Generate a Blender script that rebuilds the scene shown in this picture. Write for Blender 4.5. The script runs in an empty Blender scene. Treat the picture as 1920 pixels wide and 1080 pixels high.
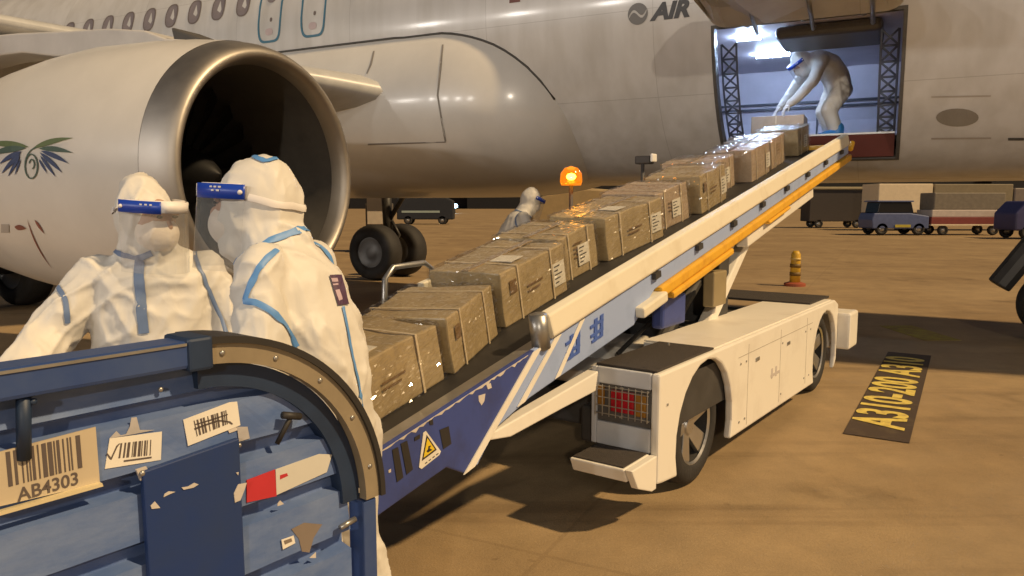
import bpy, bmesh, math, random
from mathutils import Vector, Matrix, noise
from mathutils.bvhtree import BVHTree
random.seed(7)
R = math.radians
sc = bpy.context.scene
col = sc.collection

# ------------------------------------------------------------------ camera
H = 1.55; FPX = 1400.0; PITCH = math.atan(155 / FPX)
cam = bpy.data.cameras.new('camera'); camo = bpy.data.objects.new('camera', cam); col.objects.link(camo)
cam.sensor_width = 36; cam.lens = FPX / 1920 * 36; cam.clip_start = .05; cam.clip_end = 3000
camo.location = (0, 0, H); camo.rotation_euler = (math.pi / 2 - PITCH, 0, 0)
sc.camera = camo

# ------------------------------------------------------------------ world and lights (night apron under floodlights)
SUN_EL = R(46); SUN_AZ = R(111)            # azimuth clockwise from +Y
w = bpy.data.worlds.new('World'); sc.world = w; w.use_nodes = True
nt = w.node_tree; nt.nodes.clear()
sky = nt.nodes.new('ShaderNodeTexSky'); sky.sky_type = 'NISHITA'; sky.sun_disc = False
sky.sun_elevation = SUN_EL; sky.sun_rotation = SUN_AZ
bg = nt.nodes.new('ShaderNodeBackground'); bg.inputs['Strength'].default_value = .012
wo = nt.nodes.new('ShaderNodeOutputWorld')
nt.links.new(sky.outputs[0], bg.inputs[0]); nt.links.new(bg.outputs[0], wo.inputs[0])
sd = bpy.data.lights.new('sun', 'SUN'); sd.energy = 3.35; sd.angle = R(2.2); sd.color = (1, .715, .385)
so = bpy.data.objects.new('sun', sd); col.objects.link(so)
dv = Vector((math.sin(SUN_AZ) * math.cos(SUN_EL), math.cos(SUN_AZ) * math.cos(SUN_EL), math.sin(SUN_EL)))
so.rotation_euler = dv.to_track_quat('Z', 'Y').to_euler()
def flood(loc, power, colr, rad=.35):
    l = bpy.data.lights.new('floodlight', 'POINT'); l.energy = power; l.color = colr; l.shadow_soft_size = rad
    o = bpy.data.objects.new('floodlight', l); col.objects.link(o); o.location = loc
flood((-2, -42, 15), 15000, (1, .86, .68), .5)
for k in range(5): flood((-58 + 6 * k, -24 - 6.5 * k, 16.5), 8600, (1, .92, .83), .4)
sc.view_settings.view_transform = 'Standard'; sc.view_settings.look = 'None'
sc.view_settings.exposure = .30; sc.view_settings.gamma = 1
sc.cycles.use_denoising = True
sc.cycles.max_bounces = 6

# ------------------------------------------------------------------ materials
MATS = {}
def mat(name, c, rough=.5, metal=0, var=.08, vs=6, bump=0, bs=60, coat=0, coatr=.1, emit=None, es=0, spec=.5, c2=None, ramp=(.45, .6), stretch=None, coatbump=0, cdist=.02):
    if name in MATS: return MATS[name]
    m = bpy.data.materials.new(name); m.use_nodes = True; t = m.node_tree; b = t.nodes['Principled BSDF']
    N = t.nodes.new; L = t.links.new
    b.inputs['Roughness'].default_value = rough; b.inputs['Metallic'].default_value = metal
    b.inputs['Specular IOR Level'].default_value = spec
    b.inputs['Coat Weight'].default_value = coat; b.inputs['Coat Roughness'].default_value = coatr
    tc = N('ShaderNodeTexCoord'); src = tc.outputs['Object']
    if stretch:
        mp = N('ShaderNodeMapping'); mp.inputs['Scale'].default_value = stretch; L(src, mp.inputs[0]); src = mp.outputs[0]
    if c2 or var:
        nz = N('ShaderNodeTexNoise'); nz.inputs['Scale'].default_value = vs; nz.inputs['Detail'].default_value = 6; nz.inputs['Roughness'].default_value = .62
        L(src, nz.inputs['Vector'])
        rp = N('ShaderNodeValToRGB'); L(nz.outputs[0], rp.inputs[0])
        e = rp.color_ramp.elements
        if c2:
            e[0].position, e[1].position = ramp; e[0].color = (*c, 1); e[1].color = (*c2, 1)
        else:
            e[0].position, e[1].position = .3, .7
            e[0].color = (*[max(0, x * (1 - var)) for x in c], 1); e[1].color = (*[min(1, x * (1 + var)) for x in c], 1)
        L(rp.outputs[0], b.inputs['Base Color'])
        mr = N('ShaderNodeMapRange'); mr.inputs[3].default_value = max(.02, rough - .08); mr.inputs[4].default_value = min(1, rough + .08)
        L(nz.outputs[0], mr.inputs[0]); L(mr.outputs[0], b.inputs['Roughness'])
    else:
        b.inputs['Base Color'].default_value = (*c, 1)
    if bump or coatbump:
        nb = N('ShaderNodeTexNoise'); nb.inputs['Scale'].default_value = bs; nb.inputs['Detail'].default_value = 5; L(src, nb.inputs['Vector'])
        bp = N('ShaderNodeBump'); bp.inputs['Strength'].default_value = bump or coatbump; bp.inputs['Distance'].default_value = cdist
        L(nb.outputs[0], bp.inputs['Height'])
        if bump: L(bp.outputs[0], b.inputs['Normal'])
        if coatbump: L(bp.outputs[0], b.inputs['Coat Normal'])
    if emit:
        b.inputs['Emission Color'].default_value = (*emit, 1); b.inputs['Emission Strength'].default_value = es
    MATS[name] = m; return m
def glassy(name, tint=(1, 1, 1), gloss=.12, rough=.05):
    m = bpy.data.materials.new(name); m.use_nodes = True; t = m.node_tree; t.nodes.clear()
    a = t.nodes.new('ShaderNodeBsdfTransparent'); a.inputs[0].default_value = (*tint, 1)
    g = t.nodes.new('ShaderNodeBsdfGlossy'); g.inputs['Roughness'].default_value = rough
    x = t.nodes.new('ShaderNodeMixShader'); f = t.nodes.new('ShaderNodeLayerWeight'); f.inputs[0].default_value = .25
    ma = t.nodes.new('ShaderNodeMath'); ma.operation = 'MULTIPLY_ADD'; ma.inputs[1].default_value = .35; ma.inputs[2].default_value = gloss
    o = t.nodes.new('ShaderNodeOutputMaterial')
    t.links.new(f.outputs['Facing'], ma.inputs[0]); t.links.new(ma.outputs[0], x.inputs[0])
    t.links.new(a.outputs[0], x.inputs[1]); t.links.new(g.outputs[0], x.inputs[2]); t.links.new(x.outputs[0], o.inputs[0])
    return m
PAINT = mat('aircraft_paint', (.60, .585, .565), .32, var=.05, vs=1.3, coat=.35, coatr=.12)
NACP = mat('nacelle_paint', (.60, .575, .535), .34, var=.06, vs=1.6, coat=.3, coatr=.14)
WINGM = mat('wing_skin', (.42, .42, .42), .38, var=.1, vs=2, stretch=(1, 3, 1))
LIP = mat('polished_lip', (.40, .37, .335), .52, metal=1, var=.1, vs=3)
INTAKE = mat('intake_liner', (.085, .078, .07), .5, var=.15, vs=8)
FANM = mat('fan_blade', (.008, .008, .009), .5)
DARK = mat('dark_trim', (.025, .022, .02), .6)
SEAL = mat('seal_grey', (.07, .065, .06), .7)
BLUELINE = mat('blue_outline', (.05, .16, .24), .5, var=0)
WPANE = mat('window_pane', (.21, .18, .185), .5, var=.1)
WFRAME = mat('window_frame', (.16, .13, .12), .5)
LETTER = mat('grey_lettering', (.05, .05, .055), .5)
LOGOG = mat('grey_emblem', (.16, .155, .15), .5)
LETRED = mat('red_brown_letter', (.16, .05, .035), .5, var=0)
HOLDW = mat('hold_liner', (.64, .60, .68), .5, var=.1, vs=2)
HOLDD = mat('hold_rail', (.07, .07, .09), .5)
SILL = mat('sill_red', (.10, .022, .02), .5)
TUBE = mat('hold_tube', (.8, .9, 1), .3, var=0, emit=(.52, .70, 1), es=165)
DOORIN = mat('door_liner', (.42, .41, .38), .5, var=.1, vs=4)
RUBBER = mat('rubber', (.022, .02, .019), .75, var=.2, vs=12, bump=.2, bs=40)
BELT = mat('belt_rubber', (.018, .016, .015), .62, var=.25, vs=9)
CREAM = mat('cream_paint', (.78, .735, .65), .42, c2=(.67, .62, .54), ramp=(.5, .75), vs=3.2)
GUARDM = mat('guard_paint', (.74, .68, .54), .45, c2=(.64, .57, .43), ramp=(.5, .72), vs=4)
LBLUE = mat('pale_blue_paint', (.32, .41, .66), .45, c2=(.25, .33, .54), ramp=(.5, .75), vs=5)
NAVY = mat('navy_paint', (.04, .065, .25), .42, c2=(.035, .05, .17), ramp=(.45, .7), vs=6)
YELL = mat('yellow_paint', (.74, .40, .03), .45, c2=(.6, .3, .025), ramp=(.5, .7), vs=8)
STEEL = mat('worn_steel', (.40, .39, .37), .38, metal=.8, var=.15, vs=10)
ALU = mat('alloy', (.55, .53, .5), .3, metal=.9, var=.1)
PLATEBLK = mat('anti_slip_black', (.045, .036, .03), .8, var=.2, vs=30, bump=.4, bs=220)
CHASSIS = mat('chassis_dark', (.045, .042, .04), .6, var=.25)
REDL = mat('red_lens', (.40, .008, .018), .25, var=0, coat=.5)
AMBL = mat('amber_lens', (.30, .14, .02), .25, var=0, coat=.5)
GREYP = mat('grey_plate', (.09, .085, .08), .45, var=.15, vs=14)
PALEP = mat('pale_panel', (.55, .56, .58), .45, var=.06)
CARDB = mat('cardboard', (.44, .345, .21), .55, c2=(.385, .30, .18), ramp=(.42, .62), vs=7, coat=.8, coatr=.16, coatbump=.75, bs=26)
CARDB2 = mat('cardboard_pale', (.47, .36, .26), .55, c2=(.41, .31, .22), ramp=(.42, .62), vs=7, coat=.6, coatr=.2, coatbump=.6, bs=26)
WRAP = mat('wrapped_cardboard', (.43, .335, .195), .5, c2=(.37, .285, .16), ramp=(.42, .62), vs=7, coat=.3, coatr=.2)
CARDDK = mat('carton_print', (.20, .125, .06), .6, var=0)
STRAP = mat('strap', (.66, .55, .38), .35, var=0)
PAPER = mat('paper', (.74, .70, .62), .6, var=.04)
INK = mat('ink', (.03, .025, .025), .6, var=0)
SUITM = mat('suit_fabric', (.65, .62, .565), .55, var=.03, vs=9)
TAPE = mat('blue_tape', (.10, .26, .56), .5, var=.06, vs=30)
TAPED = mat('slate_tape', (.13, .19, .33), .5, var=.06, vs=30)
VBAND = mat('visor_band', (.015, .055, .40), .35, var=0)
VWHITE = mat('visor_foam', (.74, .70, .67), .5, var=.05)
SKIN = mat('skin', (.42, .25, .17), .5, var=.05)
EYEM = mat('eye_dark', (.02, .012, .01), .2, var=0)
MASKM = mat('mask_white', (.74, .66, .57), .6, var=.05, bump=.15, bs=50)
GLOVEM = mat('glove', (.72, .70, .68), .45, var=.05)
SHOEB = mat('blue_shoe_cover', (.04, .22, .55), .4, var=.1)
PATCH = mat('dark_patch', (.07, .03, .07), .5, var=0)
CARTB = mat('cart_blue', (.085, .145, .33), .45, c2=(.185, .25, .42), ramp=(.38, .74), vs=5, bump=.05, bs=30, stretch=(1, 1, 2.5))
CARTD = mat('cart_deep_blue', (.010, .035, .15), .38, c2=(.018, .04, .12), ramp=(.4, .7), vs=4)
CARTRAIL = mat('cart_rail_blue', (.028, .06, .19), .4, c2=(.05, .085, .2), ramp=(.4, .7), vs=7)
CARTT = mat('cart_teal', (.014, .03, .07), .5, var=.2, vs=8)
TANB = mat('tan_edge', (.30, .245, .165), .5, metal=.25, var=.12, vs=9)
CHIP = mat('bare_chip', (.55, .50, .45), .5, var=.15)
GHOST = mat('glue_ghost', (.40, .38, .38), .6, var=.12, vs=30)
LABELTAN = mat('label_plate', (.50, .42, .30), .4, var=.06)
BARC = mat('barcode_ink', (.10, .08, .075), .5, var=0)
STREDGE = mat('bright_edge', (.80, .70, .45), .3, metal=.4, var=.08)
STICKR = mat('sticker_red', (.48, .03, .04), .45, var=.06)
STICKC = mat('sticker_cream', (.58, .56, .50), .5, var=.05)
BROWN = mat('brown_stain', (.20, .16, .13), .6, var=.1)
WARNY = mat('warning_yellow', (.75, .55, .03), .4, var=0)
MARKB = mat('marking_black', (.05, .032, .022), .8, c2=(.085, .06, .035), ramp=(.5, .72), vs=8)
MARKY = mat('marking_yellow', (.68, .54, .12), .75, c2=(.42, .31, .09), ramp=(.45, .7), vs=14)
BEACONC = mat('beacon_core', (1, .7, .2), .3, var=0, emit=(1, .62, .12), es=26)
LAMPW = mat('lamp_cool', (.7, .85, 1), .3, var=0, emit=(.45, .75, 1), es=14)
WIN = mat('dark_glass', (.015, .016, .02), .1, var=0)
BEACON = glassy('beacon_amber', (1, .55, .12), .04)
_t = BEACON.node_tree; _e = _t.nodes.new('ShaderNodeEmission'); _e.inputs[0].default_value = (1, .30, .012, 1); _e.inputs[1].default_value = .42
_a = _t.nodes.new('ShaderNodeAddShader'); _m = [n for n in _t.nodes if n.type == 'MIX_SHADER'][0]; _o = [n for n in _t.nodes if n.type == 'OUTPUT_MATERIAL'][0]
_t.links.new(_m.outputs[0], _a.inputs[0]); _t.links.new(_e.outputs[0], _a.inputs[1]); _t.links.new(_a.outputs[0], _o.inputs[0])
FILM = glassy('stretch_film', (.96, .95, .92), .075, .09)
CLEAR = glassy('clear_visor', (.95, .96, .97), .10, .10)
_t = CLEAR.node_tree; _d = _t.nodes.new('ShaderNodeBsdfDiffuse'); _d.inputs[0].default_value = (.8, .82, .84, 1); _x = _t.nodes.new('ShaderNodeMixShader'); _x.inputs[0].default_value = .07
_m = [n for n in _t.nodes if n.type == 'MIX_SHADER' and n != _x][0]; _o = [n for n in _t.nodes if n.type == 'OUTPUT_MATERIAL'][0]
_t.links.new(_m.outputs[0], _x.inputs[1]); _t.links.new(_d.outputs[0], _x.inputs[2]); _t.links.new(_x.outputs[0], _o.inputs[0])
BBLUE = mat('tractor_blue', (.10, .13, .27), .45, var=.1)
BCREAM = mat('truck_cream', (.74, .62, .44), .5, var=.06)
BGREY = mat('curtain_grey', (.20, .17, .13), .7, var=.15)
BRED = mat('cart_red', (.22, .05, .045), .5, var=.1)
FARD = mat('far_hangar', (.012, .014, .022), .8, var=.2, vs=.2)

def crinkle(m, sc1=11, sc2=26, st=.55):
    t = m.node_tree; N = t.nodes.new; L = t.links.new; b = t.nodes['Principled BSDF']
    tc = N('ShaderNodeTexCoord'); nz = N('ShaderNodeTexNoise'); nz.inputs['Scale'].default_value = 5; L(tc.outputs['Object'], nz.inputs['Vector'])
    mv = N('ShaderNodeMix'); mv.data_type = 'RGBA'; mv.inputs[0].default_value = .3; L(tc.outputs['Object'], mv.inputs[6]); L(nz.outputs['Color'], mv.inputs[7])
    hs = []
    for s_ in (sc1, sc2):
        v = N('ShaderNodeTexVoronoi'); v.feature = 'F1'; v.inputs['Scale'].default_value = s_; L(mv.outputs[2], v.inputs['Vector']); hs.append(v.outputs['Distance'])
    ma = N('ShaderNodeMath'); ma.operation = 'MULTIPLY_ADD'; ma.inputs[1].default_value = .4; L(hs[1], ma.inputs[0]); L(hs[0], ma.inputs[2])
    bp = N('ShaderNodeBump'); bp.inputs['Strength'].default_value = st; bp.inputs['Distance'].default_value = .022; L(ma.outputs[0], bp.inputs['Height']); L(bp.outputs[0], b.inputs['Normal'])
crinkle(SUITM, 7, 19, .22)
def panel_joints(m):
    t = m.node_tree; N = t.nodes.new; L = t.links.new; b = t.nodes['Principled BSDF']
    tc = N('ShaderNodeTexCoord'); mp = N('ShaderNodeMapping'); mp.inputs['Rotation'].default_value = (math.pi / 2, 0, 0); mp.inputs['Location'].default_value = (.35, 0, 0); L(tc.outputs['Object'], mp.inputs[0])
    bk = N('ShaderNodeTexBrick'); bk.offset = .0; bk.inputs['Scale'].default_value = 1; bk.inputs['Brick Width'].default_value = 2.1; bk.inputs['Row Height'].default_value = .93; bk.inputs['Mortar Size'].default_value = .0035; bk.inputs['Mortar Smooth'].default_value = .3
    bk.inputs['Color1'].default_value = (1, 1, 1, 1); bk.inputs['Color2'].default_value = (.965, .965, .97, 1); bk.inputs['Mortar'].default_value = (.70, .69, .68, 1); L(mp.outputs[0], bk.inputs[0])
    sm = N('ShaderNodeMapping'); sm.inputs['Scale'].default_value = (3.5, 3.5, .35); L(tc.outputs['Object'], sm.inputs[0])
    nz = N('ShaderNodeTexNoise'); nz.inputs['Scale'].default_value = 1.4; nz.inputs['Detail'].default_value = 7; L(sm.outputs[0], nz.inputs['Vector'])
    rp = N('ShaderNodeValToRGB'); e = rp.color_ramp.elements; e[0].position, e[1].position = .32, .62; e[0].color = (.86, .85, .83, 1); e[1].color = (1, 1, 1, 1); L(nz.outputs[0], rp.inputs[0])
    src = b.inputs['Base Color'].links[0].from_socket
    for o in (bk.outputs[0], rp.outputs[0]):
        x = N('ShaderNodeMix'); x.data_type = 'RGBA'; x.blend_type = 'MULTIPLY'; x.inputs[0].default_value = 1; L(src, x.inputs[6]); L(o, x.inputs[7]); src = x.outputs[2]
    L(src, b.inputs['Base Color'])
panel_joints(PAINT)
def ground_mat():
    m = bpy.data.materials.new('apron_concrete'); m.use_nodes = True; t = m.node_tree; b = t.nodes['Principled BSDF']
    N = t.nodes.new; L = t.links.new
    tc = N('ShaderNodeTexCoord'); src = tc.outputs['Object']
    def nz(s, d=8, r=.65):
        n = N('ShaderNodeTexNoise'); n.inputs['Scale'].default_value = s; n.inputs['Detail'].default_value = d; n.inputs['Roughness'].default_value = r
        L(src, n.inputs['Vector']); return n.outputs[0]
    r1 = N('ShaderNodeValToRGB'); L(nz(.35), r1.inputs[0]); e = r1.color_ramp.elements
    e[0].position, e[1].position = .32, .68; e[0].color = (.265, .183, .096, 1); e[1].color = (.385, .278, .15, 1)
    r2 = N('ShaderNodeValToRGB'); L(nz(2.2, 9, .7), r2.inputs[0]); e = r2.color_ramp.elements
    e[0].position, e[1].position = .3, .7; e[0].color = (.80, .80, .80, 1); e[1].color = (1.12, 1.1, 1.08, 1)
    mx = N('ShaderNodeMix'); mx.data_type = 'RGBA'; mx.blend_type = 'MULTIPLY'; mx.inputs[0].default_value = 1
    L(r1.outputs[0], mx.inputs[6]); L(r2.outputs[0], mx.inputs[7])
    r3 = N('ShaderNodeValToRGB'); L(nz(60, 3), r3.inputs[0]); e = r3.color_ramp.elements
    e[0].position, e[1].position = .3, .7; e[0].color = (.93, .93, .93, 1); e[1].color = (1.05, 1.05, 1.05, 1)
    m2 = N('ShaderNodeMix'); m2.data_type = 'RGBA'; m2.blend_type = 'MULTIPLY'; m2.inputs[0].default_value = 1
    L(mx.outputs[2], m2.inputs[6]); L(r3.outputs[0], m2.inputs[7])
    # expansion joints of the slabs
    mp = N('ShaderNodeMapping'); mp.inputs['Rotation'].default_value = (0, 0, R(26.7)); mp.inputs['Location'].default_value = (1.3, 2.1, 0); L(src, mp.inputs[0])
    bk = N('ShaderNodeTexBrick'); bk.offset = 0; bk.inputs['Scale'].default_value = 1; bk.inputs['Brick Width'].default_value = 5; bk.inputs['Row Height'].default_value = 5
    bk.inputs['Mortar Size'].default_value = .012; bk.inputs['Color1'].default_value = (1, 1, 1, 1); bk.inputs['Color2'].default_value = (.94, .94, .95, 1); bk.inputs['Mortar'].default_value = (.45, .42, .4, 1)
    L(mp.outputs[0], bk.inputs[0])
    m3 = N('ShaderNodeMix'); m3.data_type = 'RGBA'; m3.blend_type = 'MULTIPLY'; m3.inputs[0].default_value = .22
    L(m2.outputs[2], m3.inputs[6]); L(bk.outputs[0], m3.inputs[7]); L(m3.outputs[2], b.inputs['Base Color'])
    def stain(src_, scale, p0, p1, dark, mpx=None):
        if mpx:
            q = N('ShaderNodeMapping'); q.inputs['Scale'].default_value = mpx; q.inputs['Rotation'].default_value = (0, 0, R(26.7)); L(src, q.inputs[0]); vec = q.outputs[0]
        else: vec = src
        n = N('ShaderNodeTexNoise'); n.inputs['Scale'].default_value = scale; n.inputs['Detail'].default_value = 7; n.inputs['Roughness'].default_value = .6; L(vec, n.inputs['Vector'])
        r = N('ShaderNodeValToRGB'); e_ = r.color_ramp.elements; e_[0].position, e_[1].position = p0, p1; e_[0].color = (1, 1, 1, 1); e_[1].color = (*dark, 1); L(n.outputs[0], r.inputs[0])
        x = N('ShaderNodeMix'); x.data_type = 'RGBA'; x.blend_type = 'MULTIPLY'; x.inputs[0].default_value = 1; L(src_, x.inputs[6]); L(r.outputs[0], x.inputs[7]); return x.outputs[2]
    c_ = stain(m3.outputs[2], .8, .60, .72, (.62, .60, .56))
    c_ = stain(c_, 1.0, .57, .70, (.72, .70, .68), (.12, 2.6, 1))
    c_ = stain(c_, 5, .66, .74, (.6, .58, .55))
    L(c_, b.inputs['Base Color'])
    b.inputs['Roughness'].default_value = .66
    bp = N('ShaderNodeBump'); bp.inputs['Strength'].default_value = .35; bp.inputs['Distance'].default_value = .01; L(nz(90, 4), bp.inputs['Height']); L(bp.outputs[0], b.inputs['Normal'])
    return m

# ------------------------------------------------------------------ mesh helpers
def tag(o, label=None, cat=None, group=None, kind=None):
    if label: o['label'] = label
    if cat: o['category'] = cat
    if group: o['group'] = group
    if kind: o['kind'] = kind
    return o
def empty(name, loc=(0, 0, 0), rz=0, label=None, cat=None, group=None, mw=None):
    o = bpy.data.objects.new(name, None); col.objects.link(o); o.empty_display_size = .2
    if mw is not None: o.matrix_world = mw
    else: o.location = loc; o.rotation_euler = (0, 0, rz)
    return tag(o, label, cat, group)
def obj(name, bm, m, parent=None, smooth=False, bevel=0, seg=2, recalc=True):
    if recalc: bmesh.ops.recalc_face_normals(bm, faces=bm.faces)
    me = bpy.data.meshes.new(name); bm.to_mesh(me); bm.free()
    for x in (m if isinstance(m, (list, tuple)) else [m]): me.materials.append(x)
    if smooth:
        for p in me.polygons: p.use_smooth = True
    o = bpy.data.objects.new(name, me); col.objects.link(o)
    if parent is not None: o.parent = parent
    if bevel:
        b = o.modifiers.new('b', 'BEVEL'); b.width = bevel; b.segments = seg; b.limit_method = 'ANGLE'; b.angle_limit = R(40); b.harden_normals = False
    return o
def B(): return bmesh.new()
def box(bm, x0, x1, y0, y1, z0, z1, M=None, mi=0):
    v = [bm.verts.new(p) for p in [(x0, y0, z0), (x1, y0, z0), (x1, y1, z0), (x0, y1, z0), (x0, y0, z1), (x1, y0, z1), (x1, y1, z1), (x0, y1, z1)]]
    for f in [(0, 3, 2, 1), (4, 5, 6, 7), (0, 1, 5, 4), (1, 2, 6, 5), (2, 3, 7, 6), (3, 0, 4, 7)]:
        bm.faces.new([v[i] for i in f]).material_index = mi
    if M is not None:
        for q in v: q.co = M @ q.co
    return bm
def cyl(bm, p0, p1, r0, r1=None, n=16, caps=True):
    p0, p1 = Vector(p0), Vector(p1); r1 = r0 if r1 is None else r1
    q = (p1 - p0).to_track_quat('Z', 'Y'); a = []; b = []
    for i in range(n):
        d = q @ Vector((math.cos(2 * math.pi * i / n), math.sin(2 * math.pi * i / n), 0))
        a.append(bm.verts.new(p0 + d * r0)); b.append(bm.verts.new(p1 + d * r1))
    for i in range(n): bm.faces.new((a[i], a[(i + 1) % n], b[(i + 1) % n], b[i]))
    if caps: bm.faces.new(a[::-1]); bm.faces.new(b)
    return bm
def tube(bm, pts, r, n=10, closed=False):
    pts = [Vector(p) for p in pts]; rings = []; up = None
    for i, p in enumerate(pts):
        if closed: t = pts[(i + 1) % len(pts)] - pts[i - 1]
        else: t = pts[min(i + 1, len(pts) - 1)] - pts[max(i - 1, 0)]
        t.normalize()
        if up is None: up = t.orthogonal()
        up = (up - t * up.dot(t)).normalized(); s = t.cross(up)
        rr = r[i] if isinstance(r, (list, tuple)) else r
        rings.append([bm.verts.new(p + (up * math.cos(2 * math.pi * k / n) + s * math.sin(2 * math.pi * k / n)) * rr) for k in range(n)])
    m = len(rings)
    for i in range(m if closed else m - 1):
        a, b = rings[i], rings[(i + 1) % m]
        for k in range(n): bm.faces.new((a[k], a[(k + 1) % n], b[(k + 1) % n], b[k]))
    if not closed: bm.faces.new(rings[0][::-1]); bm.faces.new(rings[-1])
    return bm
def lathe(bm, prof, M=None, n=48, closed=False):
    """profile (axial, radius) about local X axis"""
    rings = []
    for a, r in prof:
        ring = []
        for i in range(n):
            t = 2 * math.pi * i / n
            v = Vector((a, r * math.cos(t), r * math.sin(t)))
            ring.append(bm.verts.new(M @ v if M is not None else v))
        rings.append(ring)
    k = len(rings)
    for j in range(k if closed else k - 1):
        a, b = rings[j], rings[(j + 1) % k]
        for i in range(n): bm.faces.new((a[i], a[(i + 1) % n], b[(i + 1) % n], b[i]))
    return bm
def prism(bm, poly, axis, a0, a1, M=None):
    """extrude a 2D polygon along axis 'x','y' or 'z'"""
    def P(p, a):
        return Vector({'x': (a, p[0], p[1]), 'y': (p[0], a, p[1]), 'z': (p[0], p[1], a)}[axis])
    A = [bm.verts.new(P(p, a0)) for p in poly]; C = [bm.verts.new(P(p, a1)) for p in poly]
    bm.faces.new(A[::-1]); bm.faces.new(C)
    n = len(poly)
    for i in range(n): bm.faces.new((A[i], A[(i + 1) % n], C[(i + 1) % n], C[i]))
    if M is not None:
        for v in A + C: v.co = M @ v.co
    return bm
_SPH = {}
def ellipsoid(bm, c, r, rot=None, u=20, v=12):
    M = Matrix.Translation(Vector(c)) @ (rot.to_4x4() if rot is not None else Matrix()) @ Matrix.Diagonal((*r, 1))
    if (u, v) not in _SPH:
        _SPH[u, v] = [[Vector((math.sin(math.pi * j / v) * math.cos(2 * math.pi * i / u), math.sin(math.pi * j / v) * math.sin(2 * math.pi * i / u), math.cos(math.pi * j / v))) for i in range(u)] for j in range(1, v)]
    top = bm.verts.new(M @ Vector((0, 0, 1))); bot = bm.verts.new(M @ Vector((0, 0, -1)))
    g = [[bm.verts.new(M @ p) for p in row] for row in _SPH[u, v]]
    for i in range(u):
        k = (i + 1) % u
        bm.faces.new((top, g[0][i], g[0][k])); bm.faces.new((bot, g[-1][k], g[-1][i]))
        for j in range(v - 2): bm.faces.new((g[j][i], g[j + 1][i], g[j + 1][k], g[j][k]))
    return bm
def capsule(bm, p0, p1, r0, r1, n=None):
    p0, p1 = Vector(p0), Vector(p1); k = n or max(3, int((p1 - p0).length / (min(r0, r1) * .35)))
    for i in range(k + 1):
        t = i / k; ellipsoid(bm, p0.lerp(p1, t), [r0 + (r1 - r0) * t] * 3, u=14, v=9)
    return bm
def text_mesh(s, size, bold=0, shear=0, extrude=0, align='CENTER'):
    cu = bpy.data.curves.new('t', 'FONT'); cu.body = s; cu.size = size; cu.offset = bold; cu.shear = shear; cu.extrude = extrude
    cu.align_x = align; cu.align_y = 'CENTER'; cu.resolution_u = 4
    o = bpy.data.objects.new('t', cu); col.objects.link(o)
    dg = bpy.context.evaluated_depsgraph_get(); me = bpy.data.meshes.new_from_object(o.evaluated_get(dg))
    bpy.data.objects.remove(o); bpy.data.curves.remove(cu)
    bm = bmesh.new(); bm.from_mesh(me); bpy.data.meshes.remove(me); return bm
def ray(u, v):
    f = Vector((0, math.cos(PITCH), -math.sin(PITCH))); p = Vector((0, math.sin(PITCH), math.cos(PITCH)))
    return f + Vector((1, 0, 0)) * ((u - 960) / FPX) - p * ((v - 540) / FPX)
def on_plane(u, v, p0, n):
    d = ray(u, v); C = Vector((0, 0, H)); return C + d * ((Vector(p0) - C).dot(n) / d.dot(n))
def ground_at(u, v, z=0): return on_plane(u, v, (0, 0, z), Vector((0, 0, 1)))
def bvh_of(o):
    bm = bmesh.new(); bm.from_mesh(o.data); t = BVHTree.FromBMesh(bm); bm.free(); return t
def decal(name, polys, bvh, mw, m, parent, off=.004, cuts=2):
    """flat marks measured in the photograph and laid on the surface they are painted on"""
    inv = mw.inverted(); C = inv @ Vector((0, 0, H)); bm = bmesh.new()
    for poly in polys:
        tb = bmesh.new(); vs = [tb.verts.new((x, y, 0)) for x, y in poly]; tb.faces.new(vs)
        bmesh.ops.triangulate(tb, faces=tb.faces)
        for _ in range(cuts): bmesh.ops.subdivide_edges(tb, edges=tb.edges, cuts=1)
        mp = {}
        for v in tb.verts:
            d = (inv.to_3x3() @ ray(v.co.x, v.co.y)).normalized(); h = bvh.ray_cast(C, d)
            if h[0] is None: mp[v] = None; continue
            n = h[1] if h[1].dot(d) < 0 else -h[1]
            mp[v] = bm.verts.new(h[0] + n * off)
        for f in tb.faces:
            q = [mp[v] for v in f.verts]
            if None not in q: bm.faces.new(q)
        tb.free()
    return obj(name, bm, m, parent, recalc=False)
def decals(name, polys, *a, **k):
    return [decal(name, [p], *a, **k) for p in polys][0]
def bars(x0, x1, y0, y1, seed, dens=.5, n=34):
    rr = random.Random(seed); out = []; x = 0; tot = n; ws = []
    while sum(ws) < n: ws.append(rr.choice([1, 1, 2, 2, 3]))
    s = sum(ws); a = 0
    for i, q in enumerate(ws):
        if i % 2 == 0: out.append((x0 + (x1 - x0) * a / s, x0 + (x1 - x0) * (a + q) / s))
        a += q
    return out

# ------------------------------------------------------------------ the setting
bm = B(); bmesh.ops.create_grid(bm, x_segments=40, y_segments=40, size=900)
tag(obj('ground', bm, ground_mat()), kind='structure')
bm = B()
for x0, x1, y0, h in [(-420, -130, 330, 15), (-130, -20, 340, 11), (-20, 210, 335, 14), (210, 470, 330, 17)]:
    box(bm, x0, x1, y0, y0 + 40, 0, h)
tag(obj('far_buildings', bm, FARD), kind='structure')
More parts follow.
